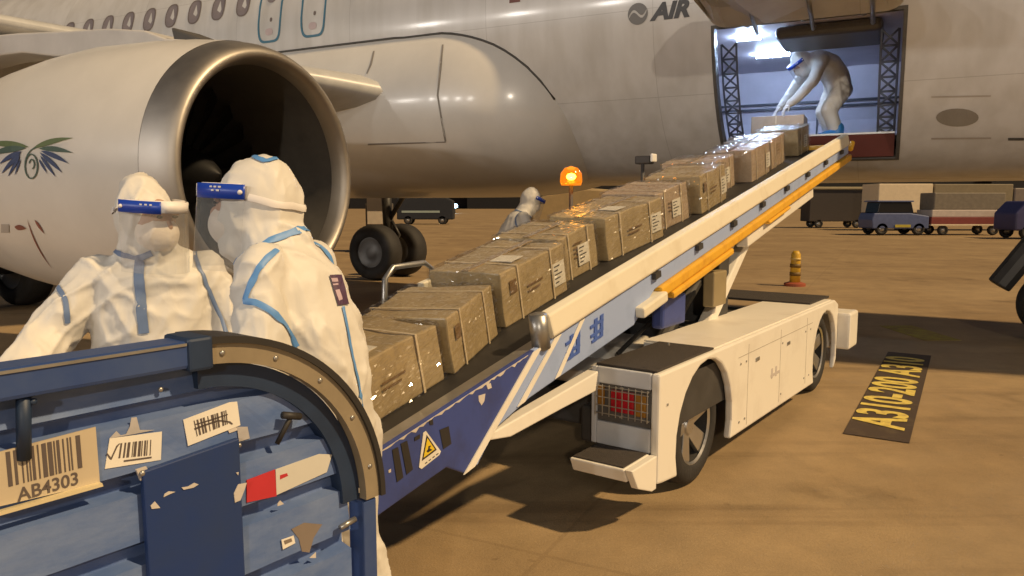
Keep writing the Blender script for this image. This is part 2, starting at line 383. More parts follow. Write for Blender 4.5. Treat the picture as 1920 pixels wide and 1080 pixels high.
# ---- stand marking painted on the apron
mk = empty('stand_marking', (3.30, 6.28, .004), math.atan2(.855, .52), 'black painted rectangle with yellow aircraft type lettering on the apron', 'ground marking')
obj('marking_board', box(B(), -1.68, 1.66, -.2, .2, 0, .003), MARKB, mk)
tb = text_mesh('A310-200 A310', .40, bold=.012)
for v in tb.verts: v.co = Vector((v.co.x * 1.09, v.co.y * 1.16, .0075))
obj('marking_text', tb, MARKY, mk, recalc=False)
g = ground_at(1722, 625)
tag(obj('painted_patch', box(B(), g.x - .2, g.x + .22, g.y - .5, g.y + .55, .003, .007), mat('patch_yellow', (.34, .29, .05), .8, c2=(.26, .19, .06), ramp=(.4, .6), vs=9)), 'faded yellow paint patch on the shaded apron by the stand marking', 'ground marking')

# ------------------------------------------------------------------ the airliner
AA = R(26.7); AN = Vector((math.cos(AA), -math.sin(AA), 0)); AQ = Vector((math.sin(AA), math.cos(AA), 0))
air = empty('airliner', AQ * 10.3, -AA, 'white twin-engine passenger airliner with its lower cargo door open', 'airliner')
AM = Matrix.Translation(AQ * 10.3) @ Matrix.Rotation(-AA, 4, 'Z')
ZC = 3.9; RY = 1.975; RZ = 2.07
S0, S1, P0, P1 = -1.78, .03, R(-62), R(-13)
def nose(s):
    if s > 2.6:
        t = min(1, (s - 2.6) / 5.6); return math.sqrt(max(.0004, 1 - t ** 2.3)), -.55 * t * t
    if s < -20:
        t = min(1, (-20 - s) / 10); return 1 - .8 * t, .9 * t
    return 1, 0
def skin(s, ph, out=0):
    k, dz = nose(s); return Vector((s, -(RY * k + out) * math.cos(ph), ZC + dz + (RZ * k + out) * math.sin(ph)))
ss = sorted(set([-30, -28, -26, -24, -22] + [-20 + .5 * i for i in range(57) if abs(-20 + .5 * i - S0) > .1 and abs(-20 + .5 * i - S1) > .1] + [S0, S1, 8.15]))
ph = sorted(set([R(-180 + 4 * i) for i in range(90) if min(abs(-180 + 4 * i + 62), abs(-180 + 4 * i + 13)) > 1.2] + [P0, P1]))
bm = B(); rows = [[bm.verts.new(skin(s, p)) for p in ph] for s in ss]
for i in range(len(ss) - 1):
    for j in range(len(ph)):
        pa, pb = ph[j], ph[(j + 1) % len(ph)]
        if S0 - 1e-6 <= ss[i] and ss[i + 1] <= S1 + 1e-6 and pa >= P0 - 1e-6 and pb <= P1 + 1e-6 and pb > pa: continue
        k = (j + 1) % len(ph)
        bm.faces.new((rows[i][j], rows[i][k], rows[i + 1][k], rows[i + 1][j]))
bm.faces.new(rows[0]); bm.faces.new(rows[-1])
fus = obj('fuselage', bm, PAINT, air, smooth=True)
FB = bvh_of(fus)
# door surround of the hold opening
bm = B(); edge = []
for k in range(13): edge.append((S0, P0 + (P1 - P0) * k / 12))
for k in range(1, 9): edge.append((S0 + (S1 - S0) * k / 8, P1))
for k in range(1, 13): edge.append((S1, P1 + (P0 - P1) * k / 12))
for k in range(1, 8): edge.append((S1 + (S0 - S1) * k / 8, P0))
o_ = [bm.verts.new(skin(s, p, .006)) for s, p in edge]; i_ = [bm.verts.new(skin(s, p, -.14)) for s, p in edge]
cs, cp = (S0 + S1) / 2, (P0 + P1) / 2
def grow(s, p, a): return s + a * (1 if s > cs else -1) * (abs(s - cs) > .85), p + a / 2 * (1 if p > cp else -1) * (abs(p - cp) > .40)
g_ = [bm.verts.new(skin(*grow(s, p, .035), .006)) for s, p in edge]
n = len(edge)
for k in range(n):
    q = (k + 1) % n
    bm.faces.new((o_[k], o_[q], i_[q], i_[k])); bm.faces.new((g_[k], g_[q], o_[q], o_[k]))
obj('door_surround', bm, GREYP, air)
# the hold behind the opening
hold = obj('cargo_hold', (lambda b: (box(b, -3.4, 1.9, -.92, 1.3, 2.26, 2.32), b)[1])(B()), HOLDD, air)
bm = B()
cs_ = [(1.3, 2.32), (1.42, 2.75), (1.30, 3.47), (-1.72, 3.47)]
for s in (0, 1):
    pass
A_ = [[bm.verts.new((s, y, z)) for y, z in cs_] for s in (-3.4, 1.9)]
for k in range(3): bm.faces.new((A_[0][k], A_[0][k + 1], A_[1][k + 1], A_[1][k]))
for s in (-3.4, 1.9):
    bm.faces.new([bm.verts.new((s, y, z)) for y, z in [(-.95, 2.3), (1.3, 2.3), (1.42, 2.75), (1.3, 3.47), (-1.75, 3.47), (-1.75, 3.0)]])
obj('hold_lining', bm, HOLDW, hold)
bm = B(); box(bm, -3.4, 1.9, 1.335, 1.36, 2.93, 2.96); box(bm, -3.4, 1.9, 1.335, 1.36, 3.0, 3.03)
for s in (-3.0, -2.1, -1.0, .1, 1.2): box(bm, s, s + .02, 1.36, 1.40, 2.4, 2.9)
obj('wall_rail', bm, HOLDD, hold)
for a, b_, y in ((-1.62, -1.22, -.12), (-1.66, -1.40, -1.25)):
    t_ = obj('hold_light', tube(B(), [(a, y, 3.44), (b_, y, 3.44)], .022, 10), TUBE, hold, smooth=True)
obj('ceiling_panel', box(B(), -1.2, -.15, -1.62, -.75, 3.33, 3.46), GREYP, hold, bevel=.05)
bm = B(); prism(bm, [(-.955, 2.09), (-.90, 2.09), (-.90, 2.33), (-1.05, 2.33)], 'x', S0 + .02, S1 - .02)
obj('sill_panel', bm, SILL, hold)
obj('floor_lip', box(B(), S0 + .02, S1 - .02, -1.06, -.86, 2.332, 2.352), STEEL, hold)
# door nets at both jambs
def net(s, ln):
    bm = B()
    def Pp(t, a):
        p = P0 + (P1 - P0) * t; v = skin(s, p, -.16); return v + Vector((a, .05, 0))
    for a in (0, ln):
        tube(bm, [Pp(t / 10, a) for t in range(1, 10)], .012, 6)
    for k in range(1, 9):
        tube(bm, [Pp(k / 10, 0), Pp((k + 1) / 10, ln)], .011, 6); tube(bm, [Pp(k / 10, ln), Pp((k + 1) / 10, 0)], .011, 6)
        tube(bm, [Pp(k / 10, 0), Pp(k / 10, ln)], .012, 6)
    return obj('cargo_net', bm, mat('net_slate', (.09, .10, .13), .6), air, smooth=True)
net(S0 + .03, .16); net(S1 - .19, .16)
# the open door: hinged along the top of the opening, swung up and out
hp = skin(0, P1); HY, HZ = hp.y, hp.z
bm = B(); ROT = R(-128)
def dpt(s, p, o):
    v = skin(s, p, o); y, z = v.y - HY, v.z - HZ
    return Vector((s, HY - .05 + y * math.cos(ROT) - z * math.sin(ROT), HZ + .06 + y * math.sin(ROT) + z * math.cos(ROT)))
def door_shell(bm, o0, o1, pa, pb, sa, sb, rad=.18):
    outl = []
    def corner(cx, cy, a0):
        for k in range(6):
            a = a0 + math.pi / 2 * k / 5; outl.append((cx + rad * math.cos(a), cy + rad * math.sin(a)))
    ra = rad
    wv = (pb - pa) * 2.0
    corner(sb - ra, wv - ra, 0); corner(sa + ra, wv - ra, math.pi / 2); corner(sa + ra, ra, math.pi); corner(sb - ra, ra, 1.5 * math.pi)
    tb = bmesh.new(); tb.faces.new([tb.verts.new((x, y, 0)) for x, y in outl]); bmesh.ops.triangulate(tb, faces=tb.faces)
    bmesh.ops.subdivide_edges(tb, edges=[e for e in tb.edges], cuts=3)
    for o in (o0, o1):
        mp = {v: bm.verts.new(dpt(v.co.x, pa + v.co.y / 2.0, o)) for v in tb.verts}
        for f in tb.faces: bm.faces.new([mp[v] for v in f.verts])
        tb.verts.ensure_lookup_table()
    tb.free()
    k = len(outl)
    a = [bm.verts.new(dpt(x, pa + y / 2.0, o0)) for x, y in outl]; b = [bm.verts.new(dpt(x, pa + y / 2.0, o1)) for x, y in outl]
    for i in range(k): bm.faces.new((a[i], a[(i + 1) % k], b[(i + 1) % k], b[i]))
    bmesh.ops.remove_doubles(bm, verts=bm.verts, dist=.0005)
door_shell(bm, 0, -.09, P0, P1, S0, S1)
door = obj('cargo_door', bm, PAINT, air)
bm = B(); door_shell(bm, -.092, -.125, P0 + .02, P1 - .22, S0 + .05, S1 - .05, .15)
obj('door_lining', bm, DOORIN, door)
bm = B()
for s in (S0 + .35, (S0 + S1) / 2, S1 - .35):
    tube(bm, [dpt(s, P1 - .02, -.05), skin(s, P1, .02)], .03, 8)
    tube(bm, [dpt(s + .08, P1 - .33, -.12), skin(s + .08, P1 - .05, -.1)], .022, 8)
obj('door_hinge', bm, STEEL, door, smooth=True)
# windows, exits
def pill(cx, cz, w_, h_, n=28, pw=2.6):
    return [(cx + w_ * math.copysign(abs(math.cos(2 * math.pi * i / n)) ** (2 / pw), math.cos(2 * math.pi * i / n)), cz + h_ * math.copysign(abs(math.sin(2 * math.pi * i / n)) ** (2 / pw), math.sin(2 * math.pi * i / n))) for i in range(n)]
def onskin(s, z, out):
    return skin(s, math.asin(max(-1, min(1, (z - ZC) / RZ))), out)
def ring(bm, po, pi, out, inn=None):
    a = [bm.verts.new(onskin(*p, out)) for p in po]; b = [bm.verts.new(onskin(*p, inn if inn is not None else out)) for p in pi]
    n = len(a)
    for i in range(n): bm.faces.new((a[i], a[(i + 1) % n], b[(i + 1) % n], b[i]))
def window(s, parent=air, z=4.5, k=1.0):
    f = B(); ring(f, pill(s, z, .135 * k, .19 * k), pill(s, z, .115 * k, .168 * k), .006); fo = obj('window', f, WFRAME, parent)
    p = B(); p.faces.new([p.verts.new(onskin(*q, .004)) for q in pill(s, z, .116 * k, .169 * k)]); obj('pane', p, WPANE, fo)
for i in range(26):
    s = -8.66 - .5125 * (i - 7) if i >= 7 else -6.6 + .5125 * (6 - i)
    if i < 7: s = -6.62 + .53 * (i)
    window(s)
for s0 in (-8.1, -7.29):
    e_ = B(); ring(e_, pill(s0, 4.42, .225, .545, 40, 5), pill(s0, 4.42, .192, .512, 40, 5), .006); eo = obj('emergency_exit', e_, BLUELINE, air)
    p = B(); p.faces.new([p.verts.new(onskin(*q, .005)) for q in pill(s0, 4.6, .10, .15)]); obj('exit_window', p, WPANE, eo)
    p = B(); p.faces.new([p.verts.new(onskin(*q, .005)) for q in pill(s0 + .03, 4.2, .022, .03)]); obj('exit_handle', p, WFRAME, eo)
    p = B(); p.faces.new([p.verts.new(onskin(*q, .0045)) for q in pill(s0, 4.03, .07, .05)]); obj('exit_placard', p, mat('placard_pink', (.50, .40, .40), .5), eo)
# lettering beside the door
tb = text_mesh('AIR', .235, bold=.012, shear=.28, align='LEFT')
for v in tb.verts: v.co = onskin(-2.46 + v.co.x * 1.12, 3.665 + v.co.y, .005)
obj('lettering', tb, LETTER, air, recalc=False)
tb = text_mesh('L', .34, bold=.004, align='CENTER')
for v in tb.verts: v.co = onskin(-4.16 + v.co.x, 4.08 + v.co.y, .005)
obj('red_letter', tb, LETRED, air, recalc=False)
bm = B(); C_ = (-2.62, 3.675)
def swirl(a0, sgn):
    po = []
    for k in range(15): t = a0 + math.pi * k / 14; po.append((C_[0] + .115 * math.cos(t), C_[1] + .115 * math.sin(t)))
    for k in range(10):
        t = 1 - 2 * (k + .5) / 10; po.append((C_[0] + .115 * math.cos(a0) * -t * 1.0, C_[1] + sgn * .05 * math.sin(math.pi * t) + sgn * .014 + .115 * math.sin(a0) * -t))
    bm.faces.new([bm.verts.new(onskin(*p, .005)) for p in po])
swirl(.35, 1); swirl(.35 + math.pi, -1)
obj('emblem', bm, LOGOG, air)
# service panel right of the door
decals('service_panel', [[(1746, 180), (1858, 178), (1858, 181), (1746, 183)], [(1746, 258), (1858, 257), (1858, 260), (1746, 261)]], FB, AM, mat('panel_gap', (.38, .34, .30), .5), air)
decal('drain_mast', [[(1795 + 40 * math.cos(t / 12 * math.pi), 220 + 17 * math.sin(t / 12 * math.pi)) for t in range(24)]], FB, AM, mat('service_oval', (.24, .215, .18), .5), air)
decal('small_vent', [[(1890, 258), (1920, 258), (1920, 263), (1890, 263)]], FB, AM, SEAL, air)
# belly fairing
def fair(s):
    e = 1
    if s > -5.4: e = math.sqrt(max(.0, 1 - ((s + 5.4) / 1.85) ** 2))
    return 1.25 + 1.02 * e, .85 + .90 * e, .75 + .36 * e
def fpt(s, t):
    hw, ht, hb = fair(s); c, n = math.cos(t), math.sin(t)
    q = 2.15
    return Vector((s, -hw * math.copysign(abs(c) ** (2 / q), c), 2.78 + (ht if n > 0 else hb) * math.copysign(abs(n) ** (2 / q), n)))
bm = B(); fs = [-18 + .6 * i for i in range(21)] + [-5.4 + 1.85 * math.sin(math.pi / 2 * k / 22) for k in range(1, 23)]
rows = [[bm.verts.new(fpt(s, 2 * math.pi * k / 88)) for k in range(88)] for s in fs]
for i in range(len(fs) - 1):
    for k in range(88): bm.faces.new((rows[i][k], rows[i][(k + 1) % 88], rows[i + 1][(k + 1) % 88], rows[i + 1][k]))
bm.faces.new(rows[0]); bm.faces.new(rows[-1])
fair_o = obj('belly_fairing', bm, NACP, air, smooth=True); BF = bvh_of(fair_o)
pts = []
for i in range(60):
    s = -12 + i * (8.55 / 59); z = None
    for k in range(200):
        zz = 4.0 - k * .01; y = -RY * math.sqrt(max(0, 1 - ((zz - ZC) / RZ) ** 2))
        h = BF.ray_cast(Vector((s, -6, zz)), Vector((0, 1, 0)))
        if h[0] is not None and h[0].y < y: z = zz; break
    if z: pts.append(onskin(s, z + .01, .0))
if len(pts) > 4: obj('fairing_seal', tube(B(), pts, .016, 6), SEAL, fair_o, smooth=True)
gap = mat('panel_line', (.22, .20, .18), .6)
decals('panel_line', [[(829, 84), (832, 84), (828, 130), (822, 180), (819, 180), (824, 130)], [(819, 178), (822, 178), (828, 215), (837, 264), (834, 266), (825, 215)], [(690, 269), (836, 265), (836, 267), (690, 272)], [(700, 96), (703, 96), (697, 122), (689, 139), (687, 138), (694, 120)]], BF, AM, gap, fair_o, off=.006)
# wing
def foil(yl):
    t = -(yl + 1.9); le = -5.72 - t * .525; kink = 4.4
    ch = 6.3 - t * .52 if t < kink else 6.3 - kink * .52 - (t - kink) * .26
    z = 2.98 + t * .09; th = .115 - .012 * min(t, 3)
    pr = []
    for k in range(25):
        a = 2 * math.pi * k / 24; x = .5 * (1 + math.cos(a)); yt = 5 * th * (.2969 * math.sqrt(x) - .126 * x - .3516 * x * x + .2843 * x ** 3 - .1015 * x ** 4)
        pr.append(Vector((le - x * ch, yl, z + (yt if a < math.pi else -yt * .85) * ch + .05 * ch * x * (1 - x) * 1.2 - x * .15)))
    return pr[:-1]
bm = B(); ys = [-1.2, -2.2, -3.4, -4.6, -5.75, -6.9, -9, -12, -15, -17.2]
rows = [[bm.verts.new(p) for p in foil(y)] for y in ys]
for i in range(len(ys) - 1):
    for k in range(24): bm.faces.new((rows[i][k], rows[i][(k + 1) % 24], rows[i + 1][(k + 1) % 24], rows[i + 1][k]))
bm.faces.new(rows[0]); bm.faces.new(rows[-1])
obj('wing', bm, WINGM, air, smooth=True)
# engine
EM = Matrix.Translation((-4.40, -5.75, 1.81))
EX = lambda a, r: (a, r)
ou = [(-.02, .90), (.0, .915), (-.012, .945), (-.06, .978), (-.14, 1.008), (-.27, 1.034)]
nac = [(-.27, 1.036), (-.6, 1.075), (-1.0, 1.10), (-1.6, 1.115), (-2.1, 1.085), (-2.6, 1.025), (-3.1, .945), (-3.6, .86), (-4.1, .78), (-4.1, .72)]
eng = obj('engine', lathe(B(), nac, EM, 96), NACP, air, smooth=True)
NB = bvh_of(eng)
lip = [(-.27, 1.034), (-.14, 1.008), (-.06, .978), (-.015, .948), (.0, .918), (-.02, .888), (-.07, .862), (-.15, .845)]
obj('intake_lip', lathe(B(), lip, EM, 96), LIP, eng, smooth=True)
obj('intake_duct', lathe(B(), [(-.15, .845), (-.4, .835), (-.8, .86), (-1.15, .88), (-1.5, .88), (-1.5, .0001)], EM, 72), INTAKE, eng, smooth=True)
bm = B()
for k in range(24):
    a = 2 * math.pi * k / 24; pv = []
    for rr, tw in ((.26, .55), (.45, .8), (.65, .98), (.86, 1.12)):
        d = .085; ca, sa = math.cos(a), math.sin(a)
        rad = Vector((0, ca, sa)); tan = Vector((0, -sa, ca)); c0 = Vector((-1.12, 0, 0)) + rad * rr
        ax = Vector((math.cos(tw), 0, 0)) + tan * math.sin(tw)
        pv.append((bm.verts.new(EM @ (c0 - ax * d)), bm.verts.new(EM @ (c0 + ax * d))))
    for q in range(3): bm.faces.new((pv[q][0], pv[q][1], pv[q + 1][1], pv[q + 1][0]))
obj('fan', bm, FANM, eng, smooth=True)
obj('spinner', lathe(B(), [(-.62, .001), (-.68, .07), (-.8, .15), (-.95, .22), (-1.1, .27)], EM, 36), FANM, eng, smooth=True)
obj('core_nozzle', lathe(B(), [(-3.9, .62), (-4.6, .55), (-5.1, .42), (-5.1, .3), (-5.6, .05)], EM, 40), STEEL, eng, smooth=True)
# emblem of fanned leaves on the nacelle
def leaf(x0, y0, x1, y1, w_, bend=0):
    d = Vector((x1 - x0, y1 - y0)); L_ = d.length; d /= L_; n_ = Vector((-d.y, d.x)); out = []
    for sgn in (1, -1):
        rng = range(0, 9) if sgn == 1 else range(7, 0, -1)
        for k in rng:
            t = k / 8; ww = w_ * math.sin(math.pi * min(1, t ** .8)) * (1 if sgn > 0 else -1)
            p = Vector((x0, y0)) + d * (L_ * t) + n_ * (ww + bend * 4 * t * (1 - t)); out.append((p.x, p.y))
    return out
LG = mat('emblem_green', (.10, .14, .055), .5); LB = mat('emblem_blue', (.03, .05, .13), .5); LD = mat('emblem_teal', (.05, .09, .07), .5)
decals('emblem_feather', [leaf(62, 279, 138, 259, 5, -4), leaf(55, 276, -30, 270, 6, 3)], NB, AM, LG, eng, .006, 3)
decals('emblem_feather', [leaf(74, 279, 138, 287, 5, -3), leaf(50, 278, -20, 292, 6, 4)], NB, AM, LD, eng, .0065, 3)
decals('emblem_feather', [leaf(78, 283, 130, 307, 4.5, -2), leaf(76, 286, 118, 324, 4, -1), leaf(77, 292, 106, 332, 3, 0), leaf(74, 298, 90, 326, 2, 0), leaf(42, 284, 0, 308, 4.5, 2), leaf(40, 288, 4, 326, 4, 1), leaf(39, 292, 16, 332, 3, 0), leaf(40, 298, 29, 329, 2, 0)], NB, AM, LB, eng, .007, 3)
def hoop(cx, cy, rx, ry, w_, a0, a1, n=20):
    o = [(cx + rx * math.cos(R(a0 + (a1 - a0) * k / n)), cy + ry * math.sin(R(a0 + (a1 - a0) * k / n))) for k in range(n + 1)]
    i = [(cx + (rx - w_) * math.cos(R(a0 + (a1 - a0) * k / n)), cy + (ry - w_) * math.sin(R(a0 + (a1 - a0) * k / n))) for k in range(n + 1)]
    return [[o[k], o[k + 1], i[k + 1], i[k]] for k in range(n)]
decal('emblem_ring', hoop(60, 312, 13, 24, 2.6, 0, 360) + hoop(61, 308, 6, 10, 2.4, 190, 440) + hoop(72, 312, 25, 36, 2, 190, 265), NB, AM, LD, eng, .007, 0)
decal('red_marking', [leaf(28, 425, 50, 428, 5), leaf(52, 410, 100, 505, 1.2, 6), leaf(66, 412, 84, 438, 2.5)], NB, AM, mat('red_scuff', (.20, .07, .055), .5), eng, .005, 2)
decal('grey_placard', [[(3, 420), (18, 420), (18, 436), (3, 436)]], NB, AM, mat('placard_grey', (.36, .33, .30), .5), eng, .005, 1)
# pylon
bm = B()
for yy, ps in ((-.16, None), (.16, None)): pass
side = [(-5.12, 2.88), (-5.39, 2.915), (-5.64, 3.005), (-6.11, 3.07), (-6.62, 3.10), (-7.41, 3.16), (-8.3, 3.2), (-9.2, 3.1), (-9.2, 2.9), (-7.9, 2.98), (-7.35, 2.975), (-6.87, 2.90), (-6.4, 2.855), (-5.6, 2.87)]
prism(bm, side, 'y', -5.93, -5.57)
obj('pylon', bm, mat('pylon_paint', (.50, .48, .46), .4, var=.08, vs=3), air, bevel=.045, seg=3)
obj('pylon_tip', prism(B(), [(-4.98, 2.875), (-5.32, 2.86), (-5.36, 3.01)], 'y', -5.90, -5.60), SEAL, air, bevel=.02)
# landing gear
def gear(name, x, yl, rad, wid, sep, h):
    gname = obj(name, cyl(B(), (x, yl, rad), (x - .05, yl, h), rad * .16, rad * .2), mat('gear_dark', (.03, .028, .026), .5), air, smooth=True)
    for s_ in (-1, 1):
        c = yl + s_ * sep / 2; Mx = Matrix.Translation((x, c, rad)) @ Matrix.Rotation(math.pi / 2, 4, 'Z')
        hw = wid / 2
        t_ = obj('tyre', lathe(B(), [(-hw, rad * .55), (-hw * 1.0, rad * .86), (-hw * .75, rad * .97), (0, rad), (hw * .75, rad * .97), (hw, rad * .86), (hw, rad * .55)], Mx, 40, True), RUBBER, gname, smooth=True)
        rb = B(); lathe(rb, [(-hw * .7, .001), (-hw * .72, rad * .2), (-hw * .5, rad * .3), (-hw * .85, rad * .5), (-hw * .9, rad * .56), (hw * .9, rad * .56), (hw * .85, rad * .5), (hw * .5, rad * .3), (hw * .72, rad * .2), (hw * .7, .001)], Mx, 32)
        obj('rim', rb, mat('gear_rim', (.16, .155, .15), .5, metal=.3), gname, smooth=True)
    bm = B(); tube(bm, [(x, yl, h * .55), (x + .75, yl, h)], rad * .09, 8); tube(bm, [(x, yl - sep / 2, rad), (x, yl + sep / 2, rad)], rad * .14, 10)
    tube(bm, [(x + .1, yl, rad * 1.1), (x + .28, yl, rad * 1.6), (x + .1, yl, rad * 2.1)], rad * .06, 8)
    obj('drag_brace', bm, mat('gear_dark', (.03, .028, .026), .5), gname, smooth=True)
    return gname
def to_air(p): return AM.inverted() @ Vector(p)
q = to_air(ground_at(730, 521)); gl = gear('main_gear', q.x, q.y, .58, .42, .93, 2.2)
obj('gear_door', box(B(), q.x - .75, q.x - .25, q.y + .25, q.y + .29, 1.42, 1.95), NACP, gl)
q = to_air((-7.85, 11.2, 0)); gear('main_gear', q.x, q.y, .58, .42, .93, 2.6)
q = to_air((6.26, 8.45, 0)); gn = gear('nose_gear', q.x, q.y, .40, .24, .44, 2.0)
bm = B(); tube(bm, [(q.x - .62, q.y - .1, .62), (q.x + .1, q.y, 1.75)], .13, 10); box(bm, q.x - .16, q.x + .16, q.y - .16, q.y + .16, .95, 1.35)
obj('steering_unit', bm, mat('gear_dark', (.03, .028, .026), .5), gn, bevel=.02)
obj('taxi_light', cyl(B(), (q.x - .12, q.y - .2, 1.14), (q.x - .16, q.y - .26, 1.14), .075), PALEP, gn, smooth=True)

# ------------------------------------------------------------------ belt loader
LB_ = R(36); LO = Vector((.7075, 3.5, 0))
LM = Matrix.Translation(LO) @ Matrix.Rotation(-LB_, 4, 'Z')
ldr = empty('belt_loader', LO, -LB_, 'cream airport belt loader with its conveyor raised to the cargo door', 'belt loader')
# bodywork of the right pod: outer skin with wheel arches
def arch(cl, r, z0, n=14):
    zc = .31; a0 = math.asin((z0 - zc) / r); return [(cl + r * math.cos(math.pi - a0 - (math.pi - 2 * a0) * k / n), zc + r * math.sin(math.pi - a0 - (math.pi - 2 * a0) * k / n)) for k in range(n + 1)]
prof = [(0, .20), (.06, .19)] + arch(.62, .405, .17) + arch(3.22, .375, .14) + [(3.62, .22), (3.62, .70), (3.5, .745), (0, .745)]
def pod(r0, r1, rw, rear_plate):
    b_ = obj('body_pod', prism(B(), prof, 'x', r0, r1), CREAM, ldr, bevel=.014)
    return b_
bodyR = obj('body_pod', prism(B(), prof, 'x', -.045, 0), CREAM, ldr, bevel=.012)
bm = B()
box(bm, -.345, -.047, .0, .03, .66, .743)                 # rear top rail
box(bm, -.345, -.047, .0, .03, .345, .464)                 # lower rear panel
box(bm, -.375, -.345, .0, .72, .345, .743)                # inner side
box(bm, -.46, -.047, .76, 3.5, .70, .742)                 # long top deck
box(bm, -.46, -.43, .76, 3.5, .35, .70)
obj('inner_bodywork', bm, PALEP, ldr, bevel=.006)
obj('top_deck', box(B(), -.462, -.03, .775, 3.47, .744, .752), CREAM, ldr)
obj('seat_deck', box(B(), -.36, -.025, .02, .76, .746, .757), PLATEBLK, ldr, bevel=.003)
obj('wheel_well', box(B(), -.34, -.05, .2, 1.05, .40, .655), CHASSIS, ldr)
lamp = obj('tail_lamp', box(B(), -.345, -.05, .012, .035, .465, .662), GREYP, ldr, bevel=.004)
obj('red_light', box(B(), -.262, -.135, -.004, .011, .525, .635), REDL, lamp, bevel=.004)
obj('amber_light', box(B(), -.125, -.07, -.004, .011, .52, .635), AMBL, lamp, bevel=.004)
obj('amber_light', box(B(), -.338, -.30, -.004, .011, .55, .65), AMBL, lamp, bevel=.004)
bm = B()
for z in (.512, .553, .595, .635, .652): tube(bm, [(-.345, -.018, z), (-.05, -.018, z)], .0028, 6)
for r_ in (-.34, -.30, -.262, -.225, -.19, -.155, -.118, -.085, -.054): tube(bm, [(r_, -.02, .50), (r_, -.02, .66)], .0028, 6)
for r_ in (-.34, -.2, -.055):
    for z in (.507, .653): tube(bm, [(r_, .012, z), (r_, -.02, z)], .005, 6)
obj('lamp_cage', bm, STEEL, lamp)
bm = B()
for k in range(5):
    z = .53 + .026 * k; cyl(bm, (-.352, .05, z), (-.372, .05, z), .008, n=10)
obj('side_reflector', bm, STEEL, lamp, smooth=True)
st = obj('step', prism(B(), [(-.27, .335), (-.24, .275), (.0, .275), (.0, .345), (-.27, .345)], 'x', -.335, -.045), CREAM, ldr, bevel=.006)
obj('step_pad', box(B(), -.325, -.055, -.255, -.012, .346, .352), PLATEBLK, st)
obj('step_bracket', prism(B(), [(-.27, .345), (-.20, .24), (-.05, .18), (-.003, .18), (-.003, .345)], 'x', -.043, -.005), CREAM, ldr, bevel=.005)
for l_ in (1.28, 1.95, 2.62): obj('panel_seam', box(B(), 0, .0012, l_, l_ + .006, .19, .70), mat('seam_line', (.42, .38, .32), .7), ldr)  # panel seams drawn as thin strips of darker cream
obj('panel_seam', box(B(), 0, .0012, 1.10, 2.78, .640, .645), mat('seam_line', (.42, .38, .32), .7), ldr)
for l_ in (1.42, 2.1): obj('panel_latch', box(B(), 0, .006, l_, l_ + .07, .565, .59), STEEL, ldr, bevel=.003)
for l_ in (1.14, 1.24, 1.99, 2.58, 2.72):
    for z_ in (.24, .60): obj('bolt', cyl(B(), (0, l_, z_), (.005, l_, z_), .007, n=8), STEEL, ldr)
for l_ in (.1, .2): obj('bolt', cyl(B(), (0, .09, .28 + l_ * 3), (.005, .09, .28 + l_ * 3), .007, n=8), STEEL, ldr)
# wheels
def wheel(l, r_in, side=1):
    c = Vector((r_in, l, .33)); wd = .2; Mx = Matrix.Translation(c)
    hub = obj('wheel', cyl(B(), c + Vector((-.1 * side, 0, 0)), c + Vector((.02 * side, 0, 0)), .05), STEEL, ldr, smooth=True)
    hw = wd / 2
    obj('tyre', lathe(B(), [(-hw, .225), (-hw, .285), (-hw * .8, .322), (0, .33), (hw * .8, .322), (hw, .285), (hw, .225), (hw * .8, .21), (-hw * .8, .21)], Mx, 44, True), RUBBER, hub, smooth=True)
    bm = B(); s_ = side
    lathe(bm, [(-hw * .8, .21), (hw * .92 * s_ if s_ > 0 else hw * .8, .216), (hw * .8, .2)] if s_ > 0 else [(hw * .8, .21), (-hw * .92, .216), (-hw * .8, .2)], Mx, 40)
    for k in range(5):
        a = 2 * math.pi * k / 5 + .5
        d = Vector((0, math.cos(a), math.sin(a))); t_ = Vector((0, -math.sin(a), math.cos(a)))
        pts_ = [c + Vector((.045 * s_, 0, 0)) + d * .03 - t_ * .04, c + Vector((.045 * s_, 0, 0)) + d * .03 + t_ * .04, c + Vector((.075 * s_, 0, 0)) + d * .205 + t_ * .062, c + Vector((.075 * s_, 0, 0)) + d * .205 - t_ * .062]
        f_ = [bm.verts.new(p) for p in pts_]; g2 = [bm.verts.new(p - Vector((.03 * s_, 0, 0))) for p in pts_]
        bm.faces.new(f_); bm.faces.new(g2[::-1])
        for i in range(4): bm.faces.new((f_[i], f_[(i + 1) % 4], g2[(i + 1) % 4], g2[i]))
    cyl(bm, c + Vector((.03 * s_, 0, 0)), c + Vector((.062 * s_, 0, 0)), .062, .05, 24)
    lathe(bm, [(.0 * s_, .04), (-.02 * s_, .2)], Mx, 30)
    obj('rim', bm, ALU, hub, bevel=.004)
for l in (.62, 3.22): wheel(l, -.155, 1); wheel(l, -1.74, -1)
